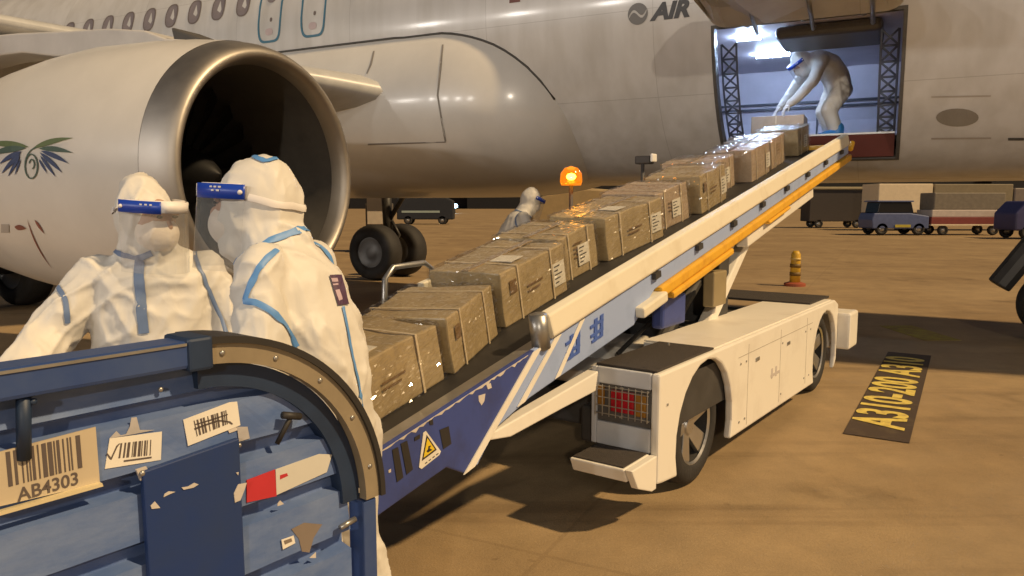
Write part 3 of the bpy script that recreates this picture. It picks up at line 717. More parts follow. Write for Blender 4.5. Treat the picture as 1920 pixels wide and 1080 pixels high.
# far pod, chassis frame
obj('body_pod', prism(B(), prof, 'x', -1.9, -1.86), CREAM, ldr, bevel=.012)
bm = B(); box(bm, -1.86, -1.45, .0, .2, .35, .74); box(bm, -1.86, -1.45, .2, 3.5, .66, .74); obj('far_deck', bm, CREAM, ldr, bevel=.006)
bm = B(); box(bm, -1.45, -.47, .35, 3.5, .30, .50); box(bm, -1.4, -.5, 1.9, 3.2, .5, .66); box(bm, -.5, -.36, .1, .7, .3, .5)
obj('chassis', bm, CHASSIS, ldr, bevel=.02)
bm = B(); box(bm, -1.40, -.48, .42, .80, .52, .60); box(bm, -1.3, -.5, 1.0, 1.5, .52, .64)
obj('machine_cover', bm, CREAM, ldr, bevel=.01)
bm = B(); box(bm, -1.2, -.5, 1.55, 1.85, .5, .72); tube(bm, [(-.55, .9, .62), (-.52, 1.6, .72), (-.6, 2.2, .66)], .02, 8); tube(bm, [(-.7, .9, .62), (-.75, 1.5, .76), (-.7, 2.2, .64)], .017, 8)
obj('hydraulics', bm, CHASSIS, ldr, bevel=.01)
bm = B(); box(bm, -.44, .10, 3.64, 3.95, .30, .62); box(bm, -1.9, -1.5, 3.64, 3.95, .30, .62); box(bm, -1.5, -.44, 3.64, 3.78, .34, .56)
obj('front_bumper', bm, CREAM, ldr, bevel=.02)
obj('front_deck', box(B(), -1.45, -.08, 3.0, 3.62, .747, .765), PLATEBLK, ldr)
obj('body_lettering', (lambda b: (box(b, 0, .002, 1.75, 1.95, .40, .42), box(b, .0002, .0022, 1.76, 1.79, .39, .46), box(b, .0002, .0022, 1.85, 1.88, .39, .46), b)[3])(B()), mat('faint_lettering', (.50, .45, .42), .6), ldr)
# conveyor (built in its own tilted frame)
TH = math.atan(.2155); CT = math.cos(TH)
CMX = Matrix.Translation((0, 0, 1.058)) @ Matrix.Rotation(TH, 4, 'X')
cv = bpy.data.objects.new('conveyor', None); cv.empty_display_size = .1
def tn(l, z): return (l / CT + (z - 1.058 - .2155 * l) * math.sin(TH), (z - 1.058 - .2155 * l) * CT)
def cobj(name, bm, m, parent=None, **k):
    for v in bm.verts: v.co = CMX @ v.co
    return obj(name, bm, m, parent or ldr, **k)
TE = 5.28; TS = -1.66
belt = cobj('conveyor_belt', box(B(), -1.24, -.41, TS, TE, -.075, -.03), BELT, bevel=.02, seg=3)
frame_poly = [(TS, -.002), (-.62, -.002), (-1.18, -.30), (-1.27, -.225), (TS, -.215)]
cobj('side_frame', prism(B(), frame_poly, 'x', -.34, -.31), NAVY, bevel=.006)
cobj('side_frame', prism(B(), [(-.618, -.002), (TE, -.002), (TE, -.085), (.58, -.10), (.30, -.215), (-.70, -.195), (-1.02, -.225), (-1.09, -.31), (-1.176, -.30)], 'x', -.34, -.312), LBLUE, bevel=.006)
cobj('far_frame', box(B(), -1.33, -1.30, TS, TE, -.21, .05), LBLUE, bevel=.006)
bm = B(); box(bm, -.41, -.342, TS, TE, -.05, -.012); box(bm, -1.30, -1.24, TS, TE, -.05, -.012); cobj('belt_ledge', bm, STEEL)
def slant(t0, t1, w_, nb): return [(t0, nb), (t0 + w_, nb), (t1 + w_, -.004), (t1, -.004)]
bm = B(); prism(bm, slant(-1.19, -.64, .07, -.30), 'x', -.3095, -.304); prism(bm, slant(-.80, -.465, .055, -.19), 'x', -.3095, -.304); prism(bm, slant(-.50, -.24, .045, -.19), 'x', -.3095, -.306)
cobj('stripe', bm, CREAM)
SCR = mat('script_blue', (.06, .12, .42), .5)
for t_, u_ in ((-.36, -.35), (-.13, -.12)):
    bm = B()
    for q in (t_, t_ + .06): prism(bm, [(q, -.15), (q + .03, -.15), (q + .055, -.04), (q + .025, -.04)], 'x', -.3095, -.3065)
    box(bm, -.3097, -.3063, u_ - .03, u_ + .10, -.075, -.06); box(bm, -.3097, -.3063, u_ - .035, u_ + .09, -.12, -.105); box(bm, -.3099, -.3061, u_ - .03, u_ + .08, -.148, -.135)
    cobj('blue_script', bm, SCR)
g_o = cobj('side_guard', prism(B(), [(-.36, .004), (-.30, .004), (-.285, .02), (-.30, .118), (-.345, .13), (-.36, .11)], 'y', -.50, TE - .06), GUARDM, bevel=.008)
cobj('guard_end', cyl(B(), (-.325, -.55, -.02), (-.325, -.55, .135), .042, n=16), STEEL, g_o, smooth=True)
for t_ in [.55 + .62 * k for k in range(8)]: cobj('guard_bracket', box(B(), -.309, -.285, t_, t_ + .07, -.035, .0), CHASSIS)
cobj('far_guard', box(B(), -1.37, -1.32, -.2, TE - .1, .0, .11), GUARDM, bevel=.008)
bm = B(); box(bm, -.345, -.285, .62, TE + .03, -.165, -.10); box(bm, -.33, -.275, .75, 1.75, -.21, -.168); box(bm, -.33, -.28, 2.55, 3.1, -.195, -.168)
cobj('yellow_rail', bm, YELL, bevel=.012)
cobj('rail_bracket', box(B(), -.35, -.26, .33, .64, -.185, -.125), GUARDM, bevel=.012)
cobj('under_bar', box(B(), -.42, -.33, 2.18, 3.98, -.28, -.19), CREAM, bevel=.01)
bm = B(); box(bm, -1.25, -.42, TE, TE + .07, -.10, -.02); tube(bm, [(-.30, TE + .02, -.05), (-.30, TE + .12, .01)], .03, 8); cyl(bm, (-1.25, TE + .02, -.05), (-.4, TE + .02, -.05), .06)
cobj('conveyor_nose', bm, YELL, bevel=.01)
bm = B(); cyl(bm, (-1.28, TS + .02, -.09), (-.36, TS + .02, -.09), .075, n=20); box(bm, -1.33, -.31, TS - .06, TS - .02, -.2, .0); cobj('conveyor_foot', bm, NAVY, bevel=.01)
bm = B(); box(bm, -1.29, -.343, TS, .2, -.205, -.19); cobj('underplate', bm, NAVY)
# beam between the pod and the conveyor, lift arms
bm = B(); prism(bm, [(-1.0, .608), (-.55, .655), (.05, .725), (.05, .625), (-.35, .60), (-.75, .57)], 'x', -.40, -.335); obj('rear_beam', bm, CREAM, ldr, bevel=.006)
bm = B()
for r_ in (-.46, -1.2): prism(bm, [(1.52, .60), (1.70, .60), (2.88, 1.50), (2.76, 1.50)], 'x', r_ - .05, r_ + .03)
obj('lift_arm', bm, CREAM, ldr, bevel=.01)
bm = B()
for r_ in (-.62, -1.05): tube(bm, [(r_, 1.3, .6), (r_, 2.1, 1.1)], .05, 12); tube(bm, [(r_, 2.1, 1.1), (r_, 2.5, 1.36)], .03, 12)
box(bm, -1.1, -.45, 1.95, 2.15, .6, 1.2)
obj('lift_cylinder', bm, CHASSIS, ldr, smooth=False, bevel=.008)
bm = B(); box(bm, -.48, -.40, .9, 1.25, .80, 1.0); obj('drive_motor', bm, NAVY, ldr, bevel=.02)
obj('control_box', box(B(), -.44, -.36, 1.62, 1.86, .86, 1.10), mat('control_olive', (.28, .22, .12), .5), ldr, bevel=.01)
# side plate marks
def sp(u, v):
    p = LM.inverted() @ on_plane(u, v, LM @ Vector((-.309, 0, 0)), (LM.to_3x3() @ Vector((1, 0, 0))))
    return tn(p.y, p.z)
bm = B(); prism(bm, [sp(*p) for p in [(798, 808), (826, 846), (823, 853), (790, 879), (785, 876), (793, 812)]], 'x', -.3095, -.307); wl = cobj('warning_label', bm, PAPER)
bm = B(); prism(bm, [sp(*p) for p in [(799, 815), (818, 843), (790, 864)]], 'x', -.3069, -.3062); cobj('warning_triangle', bm, INK, wl)
bm = B(); prism(bm, [sp(*p) for p in [(800, 821), (814, 842), (793, 858)]], 'x', -.306, -.3054); cobj('warning_field', bm, WARNY, wl)
bm = B(); prism(bm, [sp(*p) for p in [(802, 836), (807, 835), (804, 840), (809, 843), (801, 848), (798, 846), (801, 842)]], 'x', -.3052, -.3047)
for k in range(4): prism(bm, [sp(*p) for p in [(796 + 7 * k, 868 - 5.4 * k), (800 + 7 * k, 865 - 5.4 * k), (800 + 7 * k, 867 - 5.4 * k), (796 + 7 * k, 870 - 5.4 * k)]], 'x', -.3065, -.306)
cobj('warning_symbol', bm, INK, wl)
bm = B()
for q_ in ([(735, 843), (746, 838), (756, 895), (744, 904)], [(751, 832), (763, 826), (774, 880), (762, 890)], [(824, 806), (841, 799), (846, 832), (831, 842)], [(777, 820), (787, 814), (787, 822), (777, 827)], [(804, 789), (811, 786), (812, 796), (806, 797)]):
    cobj('vent_slot', prism(B(), [sp(*p) for p in q_], 'x', -.309, -.3075), DARK)
for q_ in ([(897, 742), (910, 738), (908, 752), (903, 760), (898, 752)], [(912, 722), (920, 718), (922, 727), (915, 730)], [(728, 882), (733, 879), (733, 885), (729, 887)]):
    cobj('paint_chip', prism(B(), [sp(*p) for p in q_], 'x', -.3095, -.3085), CHIP)
# scuffed upper edge of the navy plate: one ragged strip
rr = random.Random(3); top = []; low = []
for k in range(46):
    t_ = -1.6 + k * .0205; top.append((t_, -.0022)); low.append((t_, -.004 - (rr.random() ** 2.5) * .014))
cobj('scuffed_edge', prism(B(), top + low[::-1], 'x', -.3095, -.3085), CHIP)
# handrail on the far side, beacon, work lamp
bm = B(); tube(bm, [(-1.33, -.52, .8), (-1.33, -.50, 1.17), (-1.33, -.44, 1.225), (-1.33, -.20, 1.235), (-1.33, -.14, 1.2), (-1.33, -.12, .9)], .016, 8); obj('hand_hoop', bm, STEEL, ldr, smooth=True)
bc = obj('beacon_pole', tube(B(), [(-1.5, 1.62, .72), (-1.5, 1.62, 1.70)], .016, 8), CHASSIS, ldr, smooth=True)
bm = B(); lathe(bm, [(.0, .001), (0, .075), (.03, .085), (.09, .08), (.13, .05), (.145, .001)], Matrix.Translation((-1.5, 1.62, 1.70)) @ Matrix.Rotation(-math.pi / 2, 4, 'Y'), 28)
bd_ = obj('beacon_lamp', bm, BEACON, bc, smooth=True)
obj('bulb', ellipsoid(B(), (-1.5, 1.62, 1.765), (.036, .036, .026)), BEACONC, bd_, smooth=True)
bl = bpy.data.lights.new('beacon_light', 'POINT'); bl.energy = 1.2; bl.color = (1, .45, .06); bl.shadow_soft_size = .1
blo = bpy.data.objects.new('beacon_light', bl); col.objects.link(blo); blo.location = LM @ Vector((-1.5, 1.62, 1.95))
wl_ = obj('work_lamp_pole', tube(B(), [(-1.40, 2.62, 1.3), (-1.40, 2.62, 1.90)], .016, 8), CHASSIS, ldr, smooth=True)
bm = B(); box(bm, -1.47, -1.33, 2.60, 2.70, 1.90, 1.97); obj('work_lamp', bm, CHASSIS, wl_, bevel=.012)
obj('lamp_face', box(B(), -1.325, -1.30, 2.60, 2.69, 1.915, 1.985), mat('lamp_white', (.8, .78, .74), .25), wl_, bevel=.01)

# ------------------------------------------------------------------ cartons on the belt
BX = LM @ CMX
carton_labels = {}
def carton(t0, r_right, ln, wd, ht, yaw, label, pale=False, labels=(1, 0), lid=False, n0=-.0295, wrap=False):
    ln *= .93; wrap = True; yaw += random.uniform(-3, 3)
    M = BX @ Matrix.Translation((r_right, t0, n0)) @ Matrix.Rotation(R(yaw), 4, 'Z')
    root = empty('carton', mw=M, label=label, cat='carton', group='strapped cartons riding up the conveyor belt')
    cb = B(); box(cb, -wd, 0, 0, ln, 0, ht); bmesh.ops.subdivide_edges(cb, edges=cb.edges, cuts=6, use_grid_fill=True)
    off = random.random() * 50
    for v in cb.verts:
        d_ = noise.noise(v.co * 6 + Vector((off, 0, 0))) * .006
        v.co += Vector((d_, noise.noise(v.co * 5 + Vector((0, off, 0))) * .009, 0 if v.co.z < .01 else noise.noise(v.co * 5 + Vector((0, 0, off))) * .013))
    obj('carton_body', cb, CARDB2 if pale else WRAP, root, bevel=.008, smooth=False)
    if wrap:
        fb = B(); e_ = .0045; box(fb, -wd - e_, e_, -e_, ln + e_, .004, ht + e_)
        bmesh.ops.delete(fb, geom=[f for f in fb.faces if f.normal.z < -.5 or (f.calc_center_median().z < .01)], context='FACES')
        bmesh.ops.subdivide_edges(fb, edges=fb.edges, cuts=34, use_grid_fill=True)
        ctr = Vector((-wd / 2, ln / 2, ht / 2))
        for v in fb.verts:
            q = v.co * 1.0 + Vector((off, off, 0)); wq = noise.noise_vector(q * 7) * .06; q = q + wq
            h = max(0, 1 - abs(noise.noise(Vector((q.x * 26 + q.z * 14, q.y * 20, q.z * 30 - q.y * 12)))) * 2.2) ** 2 * .006 + max(0, 1 - abs(noise.noise(q * 48)) * 2.4) ** 2 * .003
            d = v.co - ctr; m_ = max(abs(d.x) / (wd / 2), abs(d.y) / (ln / 2), abs(d.z) / (ht / 2))
            n_ = Vector((d.x / (wd / 2) if abs(d.x) / (wd / 2) > m_ * .97 else 0, d.y / (ln / 2) if abs(d.y) / (ln / 2) > m_ * .97 else 0, d.z / (ht / 2) if abs(d.z) / (ht / 2) > m_ * .97 else 0)).normalized()
            v.co += n_ * (h + .004)
        obj('stretch_film', fb, FILM, root, smooth=False)
    for t_ in (ln * .24, ln * .76):
        sb = B(); sw = .0055
        pts_ = [(.007, 0.0), (.007, ht + .007), (-wd - .007, ht + .007), (-wd - .007, 0)]
        A2 = [sb.verts.new((p[0], t_ - sw, p[1])) for p in pts_]; C2 = [sb.verts.new((p[0], t_ + sw, p[1])) for p in pts_]
        for i in range(3): sb.faces.new((A2[i], A2[i + 1], C2[i + 1], C2[i]))
        so_ = obj('strap', sb, STRAP, root); m_ = so_.modifiers.new('s', 'SOLIDIFY'); m_.thickness = .003
    if labels[0]:
        y0 = ln * .80 if ln > .5 else ln * .5; lb = obj('side_label', box(B(), .0065, .009, y0 - .02, min(ln - .01, y0 + .10), ht * .22, ht * .68), PAPER, root)
        tb = B()
        for k in range(5): box(tb, .0091, .0096, y0 - .008, y0 + .03 + .04 * ((k * 7) % 3) / 2, ht * (.28 + .08 * k), ht * (.305 + .08 * k))
        obj('label_print', tb, INK, lb)
    pr = B(); rk = random.Random(int(t0 * 100) + 500)
    if rk.random() < .35:
        tb = B(); box(tb, .0064, .0072, ln * .10, ln * .20, ht * .55, ht * .80); obj('carton_print', tb, CARDDK, root)
    if rk.random() < .6:
        tb = B(); box(tb, -wd * .53, -wd * .43, .004, ln - .004, ht + .003, ht + .009); obj('parcel_tape', tb, mat('parcel_tape', (.36, .26, .14), .2, var=.05, coat=.6), root)
    for k in range(rk.choice([0, 2, 3, 4])): box(pr, .0062, .0068, ln * .36, ln * (.55 + .05 * (k % 2)), ht * (.42 + .10 * k), ht * (.46 + .10 * k))
    if pr.faces: obj('carton_print', pr, CARDDK, root)
    if labels[1]: obj('top_label', box(B(), -wd * .42, -wd * .12, ln * .30, ln * .48, ht + .006, ht + .009), PAPER, root)
    if lid:
        fl = B(); box(fl, -wd + .01, -.01, -.015, ln * .0 + .002, ht - .09, ht - .004); obj('flap', fl, CARDB, root)
    return root
carton(-1.52, -.525, .60, .44, .245, 3, 'carton in crinkled clear wrap at the foot of the conveyor, lowest of the row', labels=(0, 1), wrap=True)
carton(-.905, -.535, .50, .44, .25, 12, 'second carton up from the conveyor foot, taped lid and bare side', labels=(0, 0), wrap=True)
carton(-.36, -.655, .66, .44, .275, 2, 'third carton up from the conveyor foot, white label on its lid', labels=(1, 1), wrap=True)
carton(.34, -.765, .44, .46, .265, 2, 'fourth carton up the conveyor, set back and half hidden behind the third', labels=(1, 0))
carton(.83, -.735, .70, .44, .27, -4, 'fifth carton up the conveyor, long with a white slip on its lid', labels=(1, 1))
carton(1.57, -.745, .50, .44, .27, -2, 'sixth carton up the conveyor, pale brown between two longer ones', pale=True)
carton(2.16, -.66, .60, .44, .285, 2, 'seventh carton up the conveyor, standing closest to the cream guard', labels=(1, 0))
carton(2.82, -.80, .52, .46, .28, 4, 'eighth carton up the conveyor, mostly hidden by the seventh', pale=True)
carton(3.42, -.70, .56, .42, .28, 0, 'ninth carton up the conveyor with its lid lit by the hold', pale=True)
carton(4.05, -.72, .54, .44, .28, 3, 'tenth carton up the conveyor, just below the cargo door sill', pale=True, labels=(0, 0))
carton(4.86, -.70, .44, .44, .27, -3, 'topmost carton at the upper end of the conveyor, lit blue from the hold', pale=False)
hm = AM @ Matrix.Translation((-1.25, -.78, 2.352))
def loose_carton(M, label):
    root = empty('carton', mw=M, label=label, cat='carton')
    obj('carton_body', box(B(), -.3, .3, 0, .42, 0, .26), CARDB2, root, bevel=.008)
    obj('strap', box(B(), -.02, -.008, -.003, .423, .0, .264), STRAP, root)
loose_carton(hm, 'carton already inside the cargo hold behind the topmost one on the belt')

# ------------------------------------------------------------------ luggage cart in front
CA = R(38); CO = Vector((-.325, 1.75, 0))
CM = Matrix.Translation(CO) @ Matrix.Rotation(math.pi / 2 - CA, 4, 'Z')        # local x along the panel, y away from the camera
cart = empty('luggage_cart', CO, math.pi / 2 - CA, 'worn blue luggage cart with a round-cornered ribbed end panel', 'luggage cart')
LEFT = -1.62; RAD = .44
def outline(inset, n=20):
    r_ = RAD - inset; cx, cz = -.44, 1.295 - RAD
    return [(cx + r_ * math.cos(math.pi / 2 - math.pi / 2 * k / n), cz + r_ * math.sin(math.pi / 2 - math.pi / 2 * k / n)) for k in range(n + 1)]
# tan curved edge with black rubber on its outside
def curved(inset0, inset1, y0, y1, n=24):
    bm = B(); a = outline(inset0, n); b = outline(inset1, n); q = []
    for i in range(n + 1): q.append([bm.verts.new((a[i][0], y0, a[i][1])), bm.verts.new((a[i][0], y1, a[i][1])), bm.verts.new((b[i][0], y1, b[i][1])), bm.verts.new((b[i][0], y0, b[i][1]))])
    for i in range(n):
        for k in range(4): bm.faces.new((q[i][k], q[i][(k + 1) % 4], q[i + 1][(k + 1) % 4], q[i + 1][k]))
    bm.faces.new(q[0]); bm.faces.new(q[-1][::-1]); return bm
edge_o = obj('curved_edge', curved(.008, .048, -.012, .012), TANB, cart)
obj('edge_trim', curved(-.006, .008, -.02, .09), DARK, edge_o)
for k in (1.2, 5, 9, 13.2, 17.5):
    a = math.pi / 2 - math.pi / 2 * k / 20; r_ = RAD - .028
    obj('rivet', ellipsoid(B(), (-.44 + r_ * math.cos(a), -.013, .855 + r_ * math.sin(a)), (.006, .004, .006), u=10, v=6), STEEL, edge_o, smooth=True)
obj('lower_post', box(B(), -.052, -.012, -.006, .05, .40, .85), CARTRAIL, cart, bevel=.004)
obj('inner_frame', curved(.05, .098, .012, .05), CARTT, cart)
bm = B(); box(bm, LEFT, -.435, -.018, .06, 1.246, 1.298); obj('top_rail', bm, CARTRAIL, cart, bevel=.008)
obj('rail_cap', box(B(), -.475, -.425, -.024, .07, 1.24, 1.304), CARTT, cart, bevel=.006)
obj('rail_edge', box(B(), LEFT, -.476, -.021, -.0185, 1.291, 1.296), STEEL, cart)
# ribbed sheet: z profile with shallow horizontal ribs
zs = []
def rib(z0, z1, d): return [(z0, d), (z1, d)]
profz = [(.40, .0), (.70, .0), (.735, .0), (.742, .034), (.768, .034), (.782, .0), (.885, .0), (.890, .034), (.915, .034), (.93, .0), (1.022, .0), (1.027, .034), (1.053, .034), (1.066, .0), (1.155, 0), (1.160, .034), (1.182, .034), (1.192, .004), (1.222, .010), (1.25, .012)]
bm = B(); cols = []
nx = 60
def xlim(z):
    if z < .855: return -.07
    q_ = max(0, (RAD - .10) ** 2 - (z - .855) ** 2); return -.44 + math.sqrt(q_) - .0 + .02
for z, d in profz:
    xr = xlim(z); cols.append([bm.verts.new((LEFT + (xr - LEFT) * k / nx, .022 + d + .0025 * noise.noise(Vector((k * .35, z * 9, 3))), z)) for k in range(nx + 1)])
for i in range(len(cols) - 1):
    for k in range(nx): bm.faces.new((cols[i][k], cols[i][k + 1], cols[i + 1][k + 1], cols[i + 1][k]))
sh = obj('ribbed_panel', bm, CARTB, cart, smooth=False)
PB = bvh_of(sh)
# deep blue plate
bm = B(); prism(bm, [(-.558, 1.068), (-.362, 1.082), (-.360, .40), (-.552, .40)], 'y', .004, .018); pl = obj('deep_blue_plate', bm, CARTD, cart, bevel=.003)
def cp(u, v, y=0.0):
    p = CM.inverted() @ on_plane(u, v, CM @ Vector((0, y, 0)), CM.to_3x3() @ Vector((0, 1, 0))); return (p.x, p.z)
def cpoly(name, pxs, y, m, parent, th=.0015):
    bm = B()
    if name in ('bare_metal_chip', 'glue_residue'):
        bm.free()
        for q_ in pxs: o = obj(name, prism(B(), [cp(*p, y) for p in q_], 'y', y - th, y), m, parent)
        return o
    for q_ in pxs: prism(bm, [cp(*p, y) for p in q_], 'y', y - th, y)
    return obj(name, bm, m, parent)
cpoly('bare_metal_chip', [[(438, 925), (446, 908), (462, 905), (458, 918), (450, 938), (440, 942)], [(282, 948), (290, 940), (300, 952), (284, 954)], [(308, 926), (316, 921), (328, 922), (316, 927), (306, 932)], [(340, 914), (352, 912), (364, 905), (372, 908), (362, 914), (344, 918)], [(442, 886), (447, 885), (446, 891)]], .0035, CHIP, pl)
cpoly('fixing_washer', [[(253, 880), (272, 874), (280, 893), (261, 900)]], .016, CHIP, cart, .006)
obj('washer_bolt', ellipsoid(B(), (cp(266, 887, .01)[0], .008, cp(266, 887, .01)[1]), (.006, .005, .006), u=10, v=6), STEEL, cart, smooth=True)
# identity plate with its bar code
idp = cpoly('identity_plate', [[(-60, 862), (178, 800), (186, 905), (-60, 962)]], .019, LABELTAN, cart, .003)
def quad(u, v, Q):
    (a, b, c, d) = Q; t = [a[i] + (b[i] - a[i]) * u for i in (0, 1)]; q_ = [d[i] + (c[i] - d[i]) * u for i in (0, 1)]
    return (t[0] + (q_[0] - t[0]) * v, t[1] + (q_[1] - t[1]) * v)
def barcode(name, Q, y, parent, seed, n, m=BARC):
    return cpoly(name, [[quad(a, 0, Q), quad(b, 0, Q), quad(b, 1, Q), quad(a, 1, Q)] for a, b in bars(0, 1, 0, 1, seed, n=n)], y, m, parent, .0006)
barcode('bar_code', [(10, 848), (155, 814), (160, 875), (16, 913)], .0158, idp, 5, 52)
tb = text_mesh('AB4303', .0315, bold=.0006)
pc = cp(92, 913, .0157)
for v in tb.verts: v.co = Vector((pc[0] + v.co.x * .92, .0153, pc[1] + v.co.y + v.co.x * .02))
obj('plate_number', tb, BARC, idp, recalc=False)
cpoly('plate_lower_edge', [[(-60, 972), (186, 903), (188, 909), (-60, 979)]], .016, STREDGE, cart, .012)
s1 = cpoly('ticked_barcode_sticker', [[(205, 822), (303, 809), (301, 862), (196, 879)]], .021, PAPER, cart)
barcode('bar_code', [(226, 831), (288, 824), (287, 853), (222, 859)], .0193, s1, 11, 40)
cpoly('tick_mark', [[(199, 851), (201, 849), (208, 858), (218, 836), (224, 831), (225, 832), (220, 838), (209, 862), (206, 861)], [(232, 863), (284, 856), (284, 859), (232, 866)]], .0192, BARC, s1, .0005)
s2 = cpoly('crossed_out_barcode_sticker', [[(343, 787), (430, 754), (444, 753), (450, 797), (352, 836)]], .021, PAPER, cart)
barcode('bar_code', [(363, 789), (424, 769), (427, 795), (369, 818)], .0193, s2, 21, 36)
cpoly('pen_stroke', [[(364, 803), (385, 795), (410, 787), (432, 790), (437, 795), (434, 796), (428, 792), (410, 790), (386, 798), (365, 806)], [(366, 795), (395, 786), (427, 776), (427, 778), (395, 789), (366, 797)]], .0192, BARC, s2, .0005)
cpoly('glue_residue', [[(205, 822), (218, 808), (226, 816), (236, 814), (243, 800), (246, 783), (256, 782), (262, 806), (290, 806), (250, 814)], [(444, 800), (464, 800), (468, 822), (448, 828)]], .0208, GHOST, cart, .0006)
rd = cpoly('red_sticker', [[(462, 900), (515, 880), (518, 930), (462, 942)]], .021, STICKR, cart)
cpoly('pale_strip', [[(516, 880), (598, 851), (622, 852), (612, 885), (518, 928)]], .0212, STICKC, cart)
cpoly('strip_print', [[(525, 891), (538, 887), (540, 892), (525, 899)]], .0195, STICKR, cart, .0004)
cpoly('brown_stain', [[(546, 992), (570, 980), (604, 983), (588, 1008), (580, 1036), (566, 1034), (560, 1010)]], .0212, BROWN, cart, .0006)
sk = cpoly('small_tag', [[(527, 1012), (550, 1004), (553, 1018), (530, 1030)]], .019, PAPER, cart)
cpoly('tag_print', [[(532, 1014), (546, 1009), (548, 1015), (534, 1021)]], .0174, BROWN, sk, .0004)
cpoly('bare_metal_chip', [[(520, 944), (525, 938), (532, 945), (520, 949)], [(580, 1046), (592, 1035), (592, 1046)], [(424, 800), (440, 796), (446, 806), (430, 812)]], .0212, CHIP, cart, .0008)
bm = B(); tube(bm, [(-.74, .0, 1.246), (-.74, .018, 1.14)], .011, 10); ellipsoid(bm, (-.728, -.004, 1.236), (.006, .005, .006), u=10, v=6); obj('hook_pin', bm, CARTT, cart, smooth=True)
bm = B(); tube(bm, [(-.238, .0, 1.105), (-.27, .012, 1.045)], .0055, 8); tube(bm, [(-.262, .0, 1.108), (-.218, .0, 1.095)], .008, 8); obj('latch_pin', bm, DARK, cart, smooth=True)
bm = B(); tube(bm, [(-.115, .004, .806), (-.07, .004, .812)], .007, 8); obj('latch_bar', bm, STEEL, cart, smooth=True)
bm = B()
for u_, v_ in ((452, 832), (458, 838), (310, 733)): ellipsoid(bm, (cp(u_, v_)[0], .017, cp(u_, v_)[1]), (.005, .004, .005), u=8, v=6)
obj('screw', bm, STEEL, cart, smooth=True)
# bed, far end and wheels of the cart
obj('bed', box(B(), LEFT, -.30, .06, 2.3, .40, .50), CARTRAIL, cart, bevel=.01)
obj('bed_skirt', box(B(), LEFT, -.05, -.01, .06, .36, .40), CARTRAIL, cart, bevel=.01)
obj('far_panel', box(B(), LEFT, -.30, 2.3, 2.34, .40, .95), CARTB, cart, bevel=.01)
for x in (LEFT + .2, -.48):
    for y in (.35, 1.95):
        Mx = Matrix.Translation((x, y, .18))
        hb = obj('wheel', lathe(B(), [(-.05, .09), (-.05, .16), (-.03, .18), (.03, .18), (.05, .16), (.05, .09)], Mx, 28, True), RUBBER, cart, smooth=True)
        obj('wheel_disc', lathe(B(), [(-.03, .001), (-.03, .1), (.03, .1), (.03, .001)], Mx, 24), STEEL, hb, smooth=True)
        obj('axle_bracket', box(B(), x - .07, x + .07, y - .04, y + .04, .20, .40), CHASSIS, cart)
bm = B(); tube(bm, [(LEFT + .6, 2.3, .36), (LEFT + .65, 3.0, .22)], .03, 8); obj('tow_bar', bm, CHASSIS, cart, smooth=True)

# ------------------------------------------------------------------ people in hooded suits
def cloth(parts_fn, name, parent, voxel, amp=.006, seed=0, mats=SUITM):
    bm = B(); parts_fn(bm); me = bpy.data.meshes.new('tmp'); bm.to_mesh(me); bm.free()
    o = bpy.data.objects.new('tmp', me); col.objects.link(o)
    r_ = o.modifiers.new('r', 'REMESH'); r_.mode = 'VOXEL'; r_.voxel_size = voxel; r_.use_smooth_shade = True
    s_ = o.modifiers.new('s', 'SMOOTH'); s_.factor = .5; s_.iterations = 6
    dg = bpy.context.evaluated_depsgraph_get(); m2 = bpy.data.meshes.new_from_object(o.evaluated_get(dg))
    bpy.data.objects.remove(o); bpy.data.meshes.remove(me)
    m2.name = name
    off = Vector((seed * 7.1, seed * 3.3, 0)); nrm = [v.normal.copy() for v in m2.vertices]
    def ridge(p): return max(0, 1 - abs(noise.noise(p)) * 2.9) ** 2.2
    for v, n_ in zip(m2.vertices, nrm):
        p = v.co; wq = noise.noise_vector(p * 3.2 + off) * .10; q = p + wq
        a = noise.noise(p * 4.5 + off)
        b = ridge(Vector((q.x * 8 + q.z * 3.5, q.y * 8 - q.z * 3.0, q.z * 1.6)) + off)
        c = ridge(Vector((q.x * 7 - q.z * 4.5, q.y * 7 + q.z * 3.5, (q.x - q.y) * 4 + q.z * 2)) + off * 2)
        d = ridge(Vector((q.x * 14, q.y * 14 - q.z * 5, q.z * 6)) + off * 3)
        v.co = p + n_ * (amp * (a * .5 + b * .7 + c * .65 + d * .25 - .5))
    for p in m2.polygons: p.use_smooth = True
    m2.materials.clear(); m2.materials.append(mats)
    o = bpy.data.objects.new(name, m2); col.objects.link(o); o.parent = parent; return o
def ribbon(name, body_bvh, pts, axis_or_none, wd, m, parent, off=.004, closed=False):
    P_ = []
    for p in pts:
        h = body_bvh.find_nearest(Vector(p)); P_.append((h[0], h[1]))
    for _ in range(3):
        Q_ = [q.copy() for q, _n in P_]
        for i in range(len(P_)):
            if not closed and i in (0, len(P_) - 1): continue
            P_[i] = ((Q_[i - 1] + Q_[i] + Q_[(i + 1) % len(P_)]) / 3, P_[i][1])
    bm = B(); L_, R_ = [], []; n_ = len(P_)
    for i in range(n_):
        t = P_[(i + 1) % n_ if closed else min(i + 1, n_ - 1)][0] - P_[i - 1 if closed else max(i - 1, 0)][0]
        s = P_[i][1].cross(t).normalized() * wd / 2
        for lst, sg in ((L_, 1), (R_, -1)):
            h = body_bvh.find_nearest(P_[i][0] + s * sg); lst.append(bm.verts.new(h[0] + h[1] * off))
    mid = [bm.verts.new(p + n * (off * 1.6)) for p, n in P_]
    for i in range(n_ if closed else n_ - 1):
        j = (i + 1) % n_
        bm.faces.new((L_[i], L_[j], mid[j], mid[i])); bm.faces.new((mid[i], mid[j], R_[j], R_[i]))
    return obj(name, bm, m, parent, smooth=True, recalc=False)
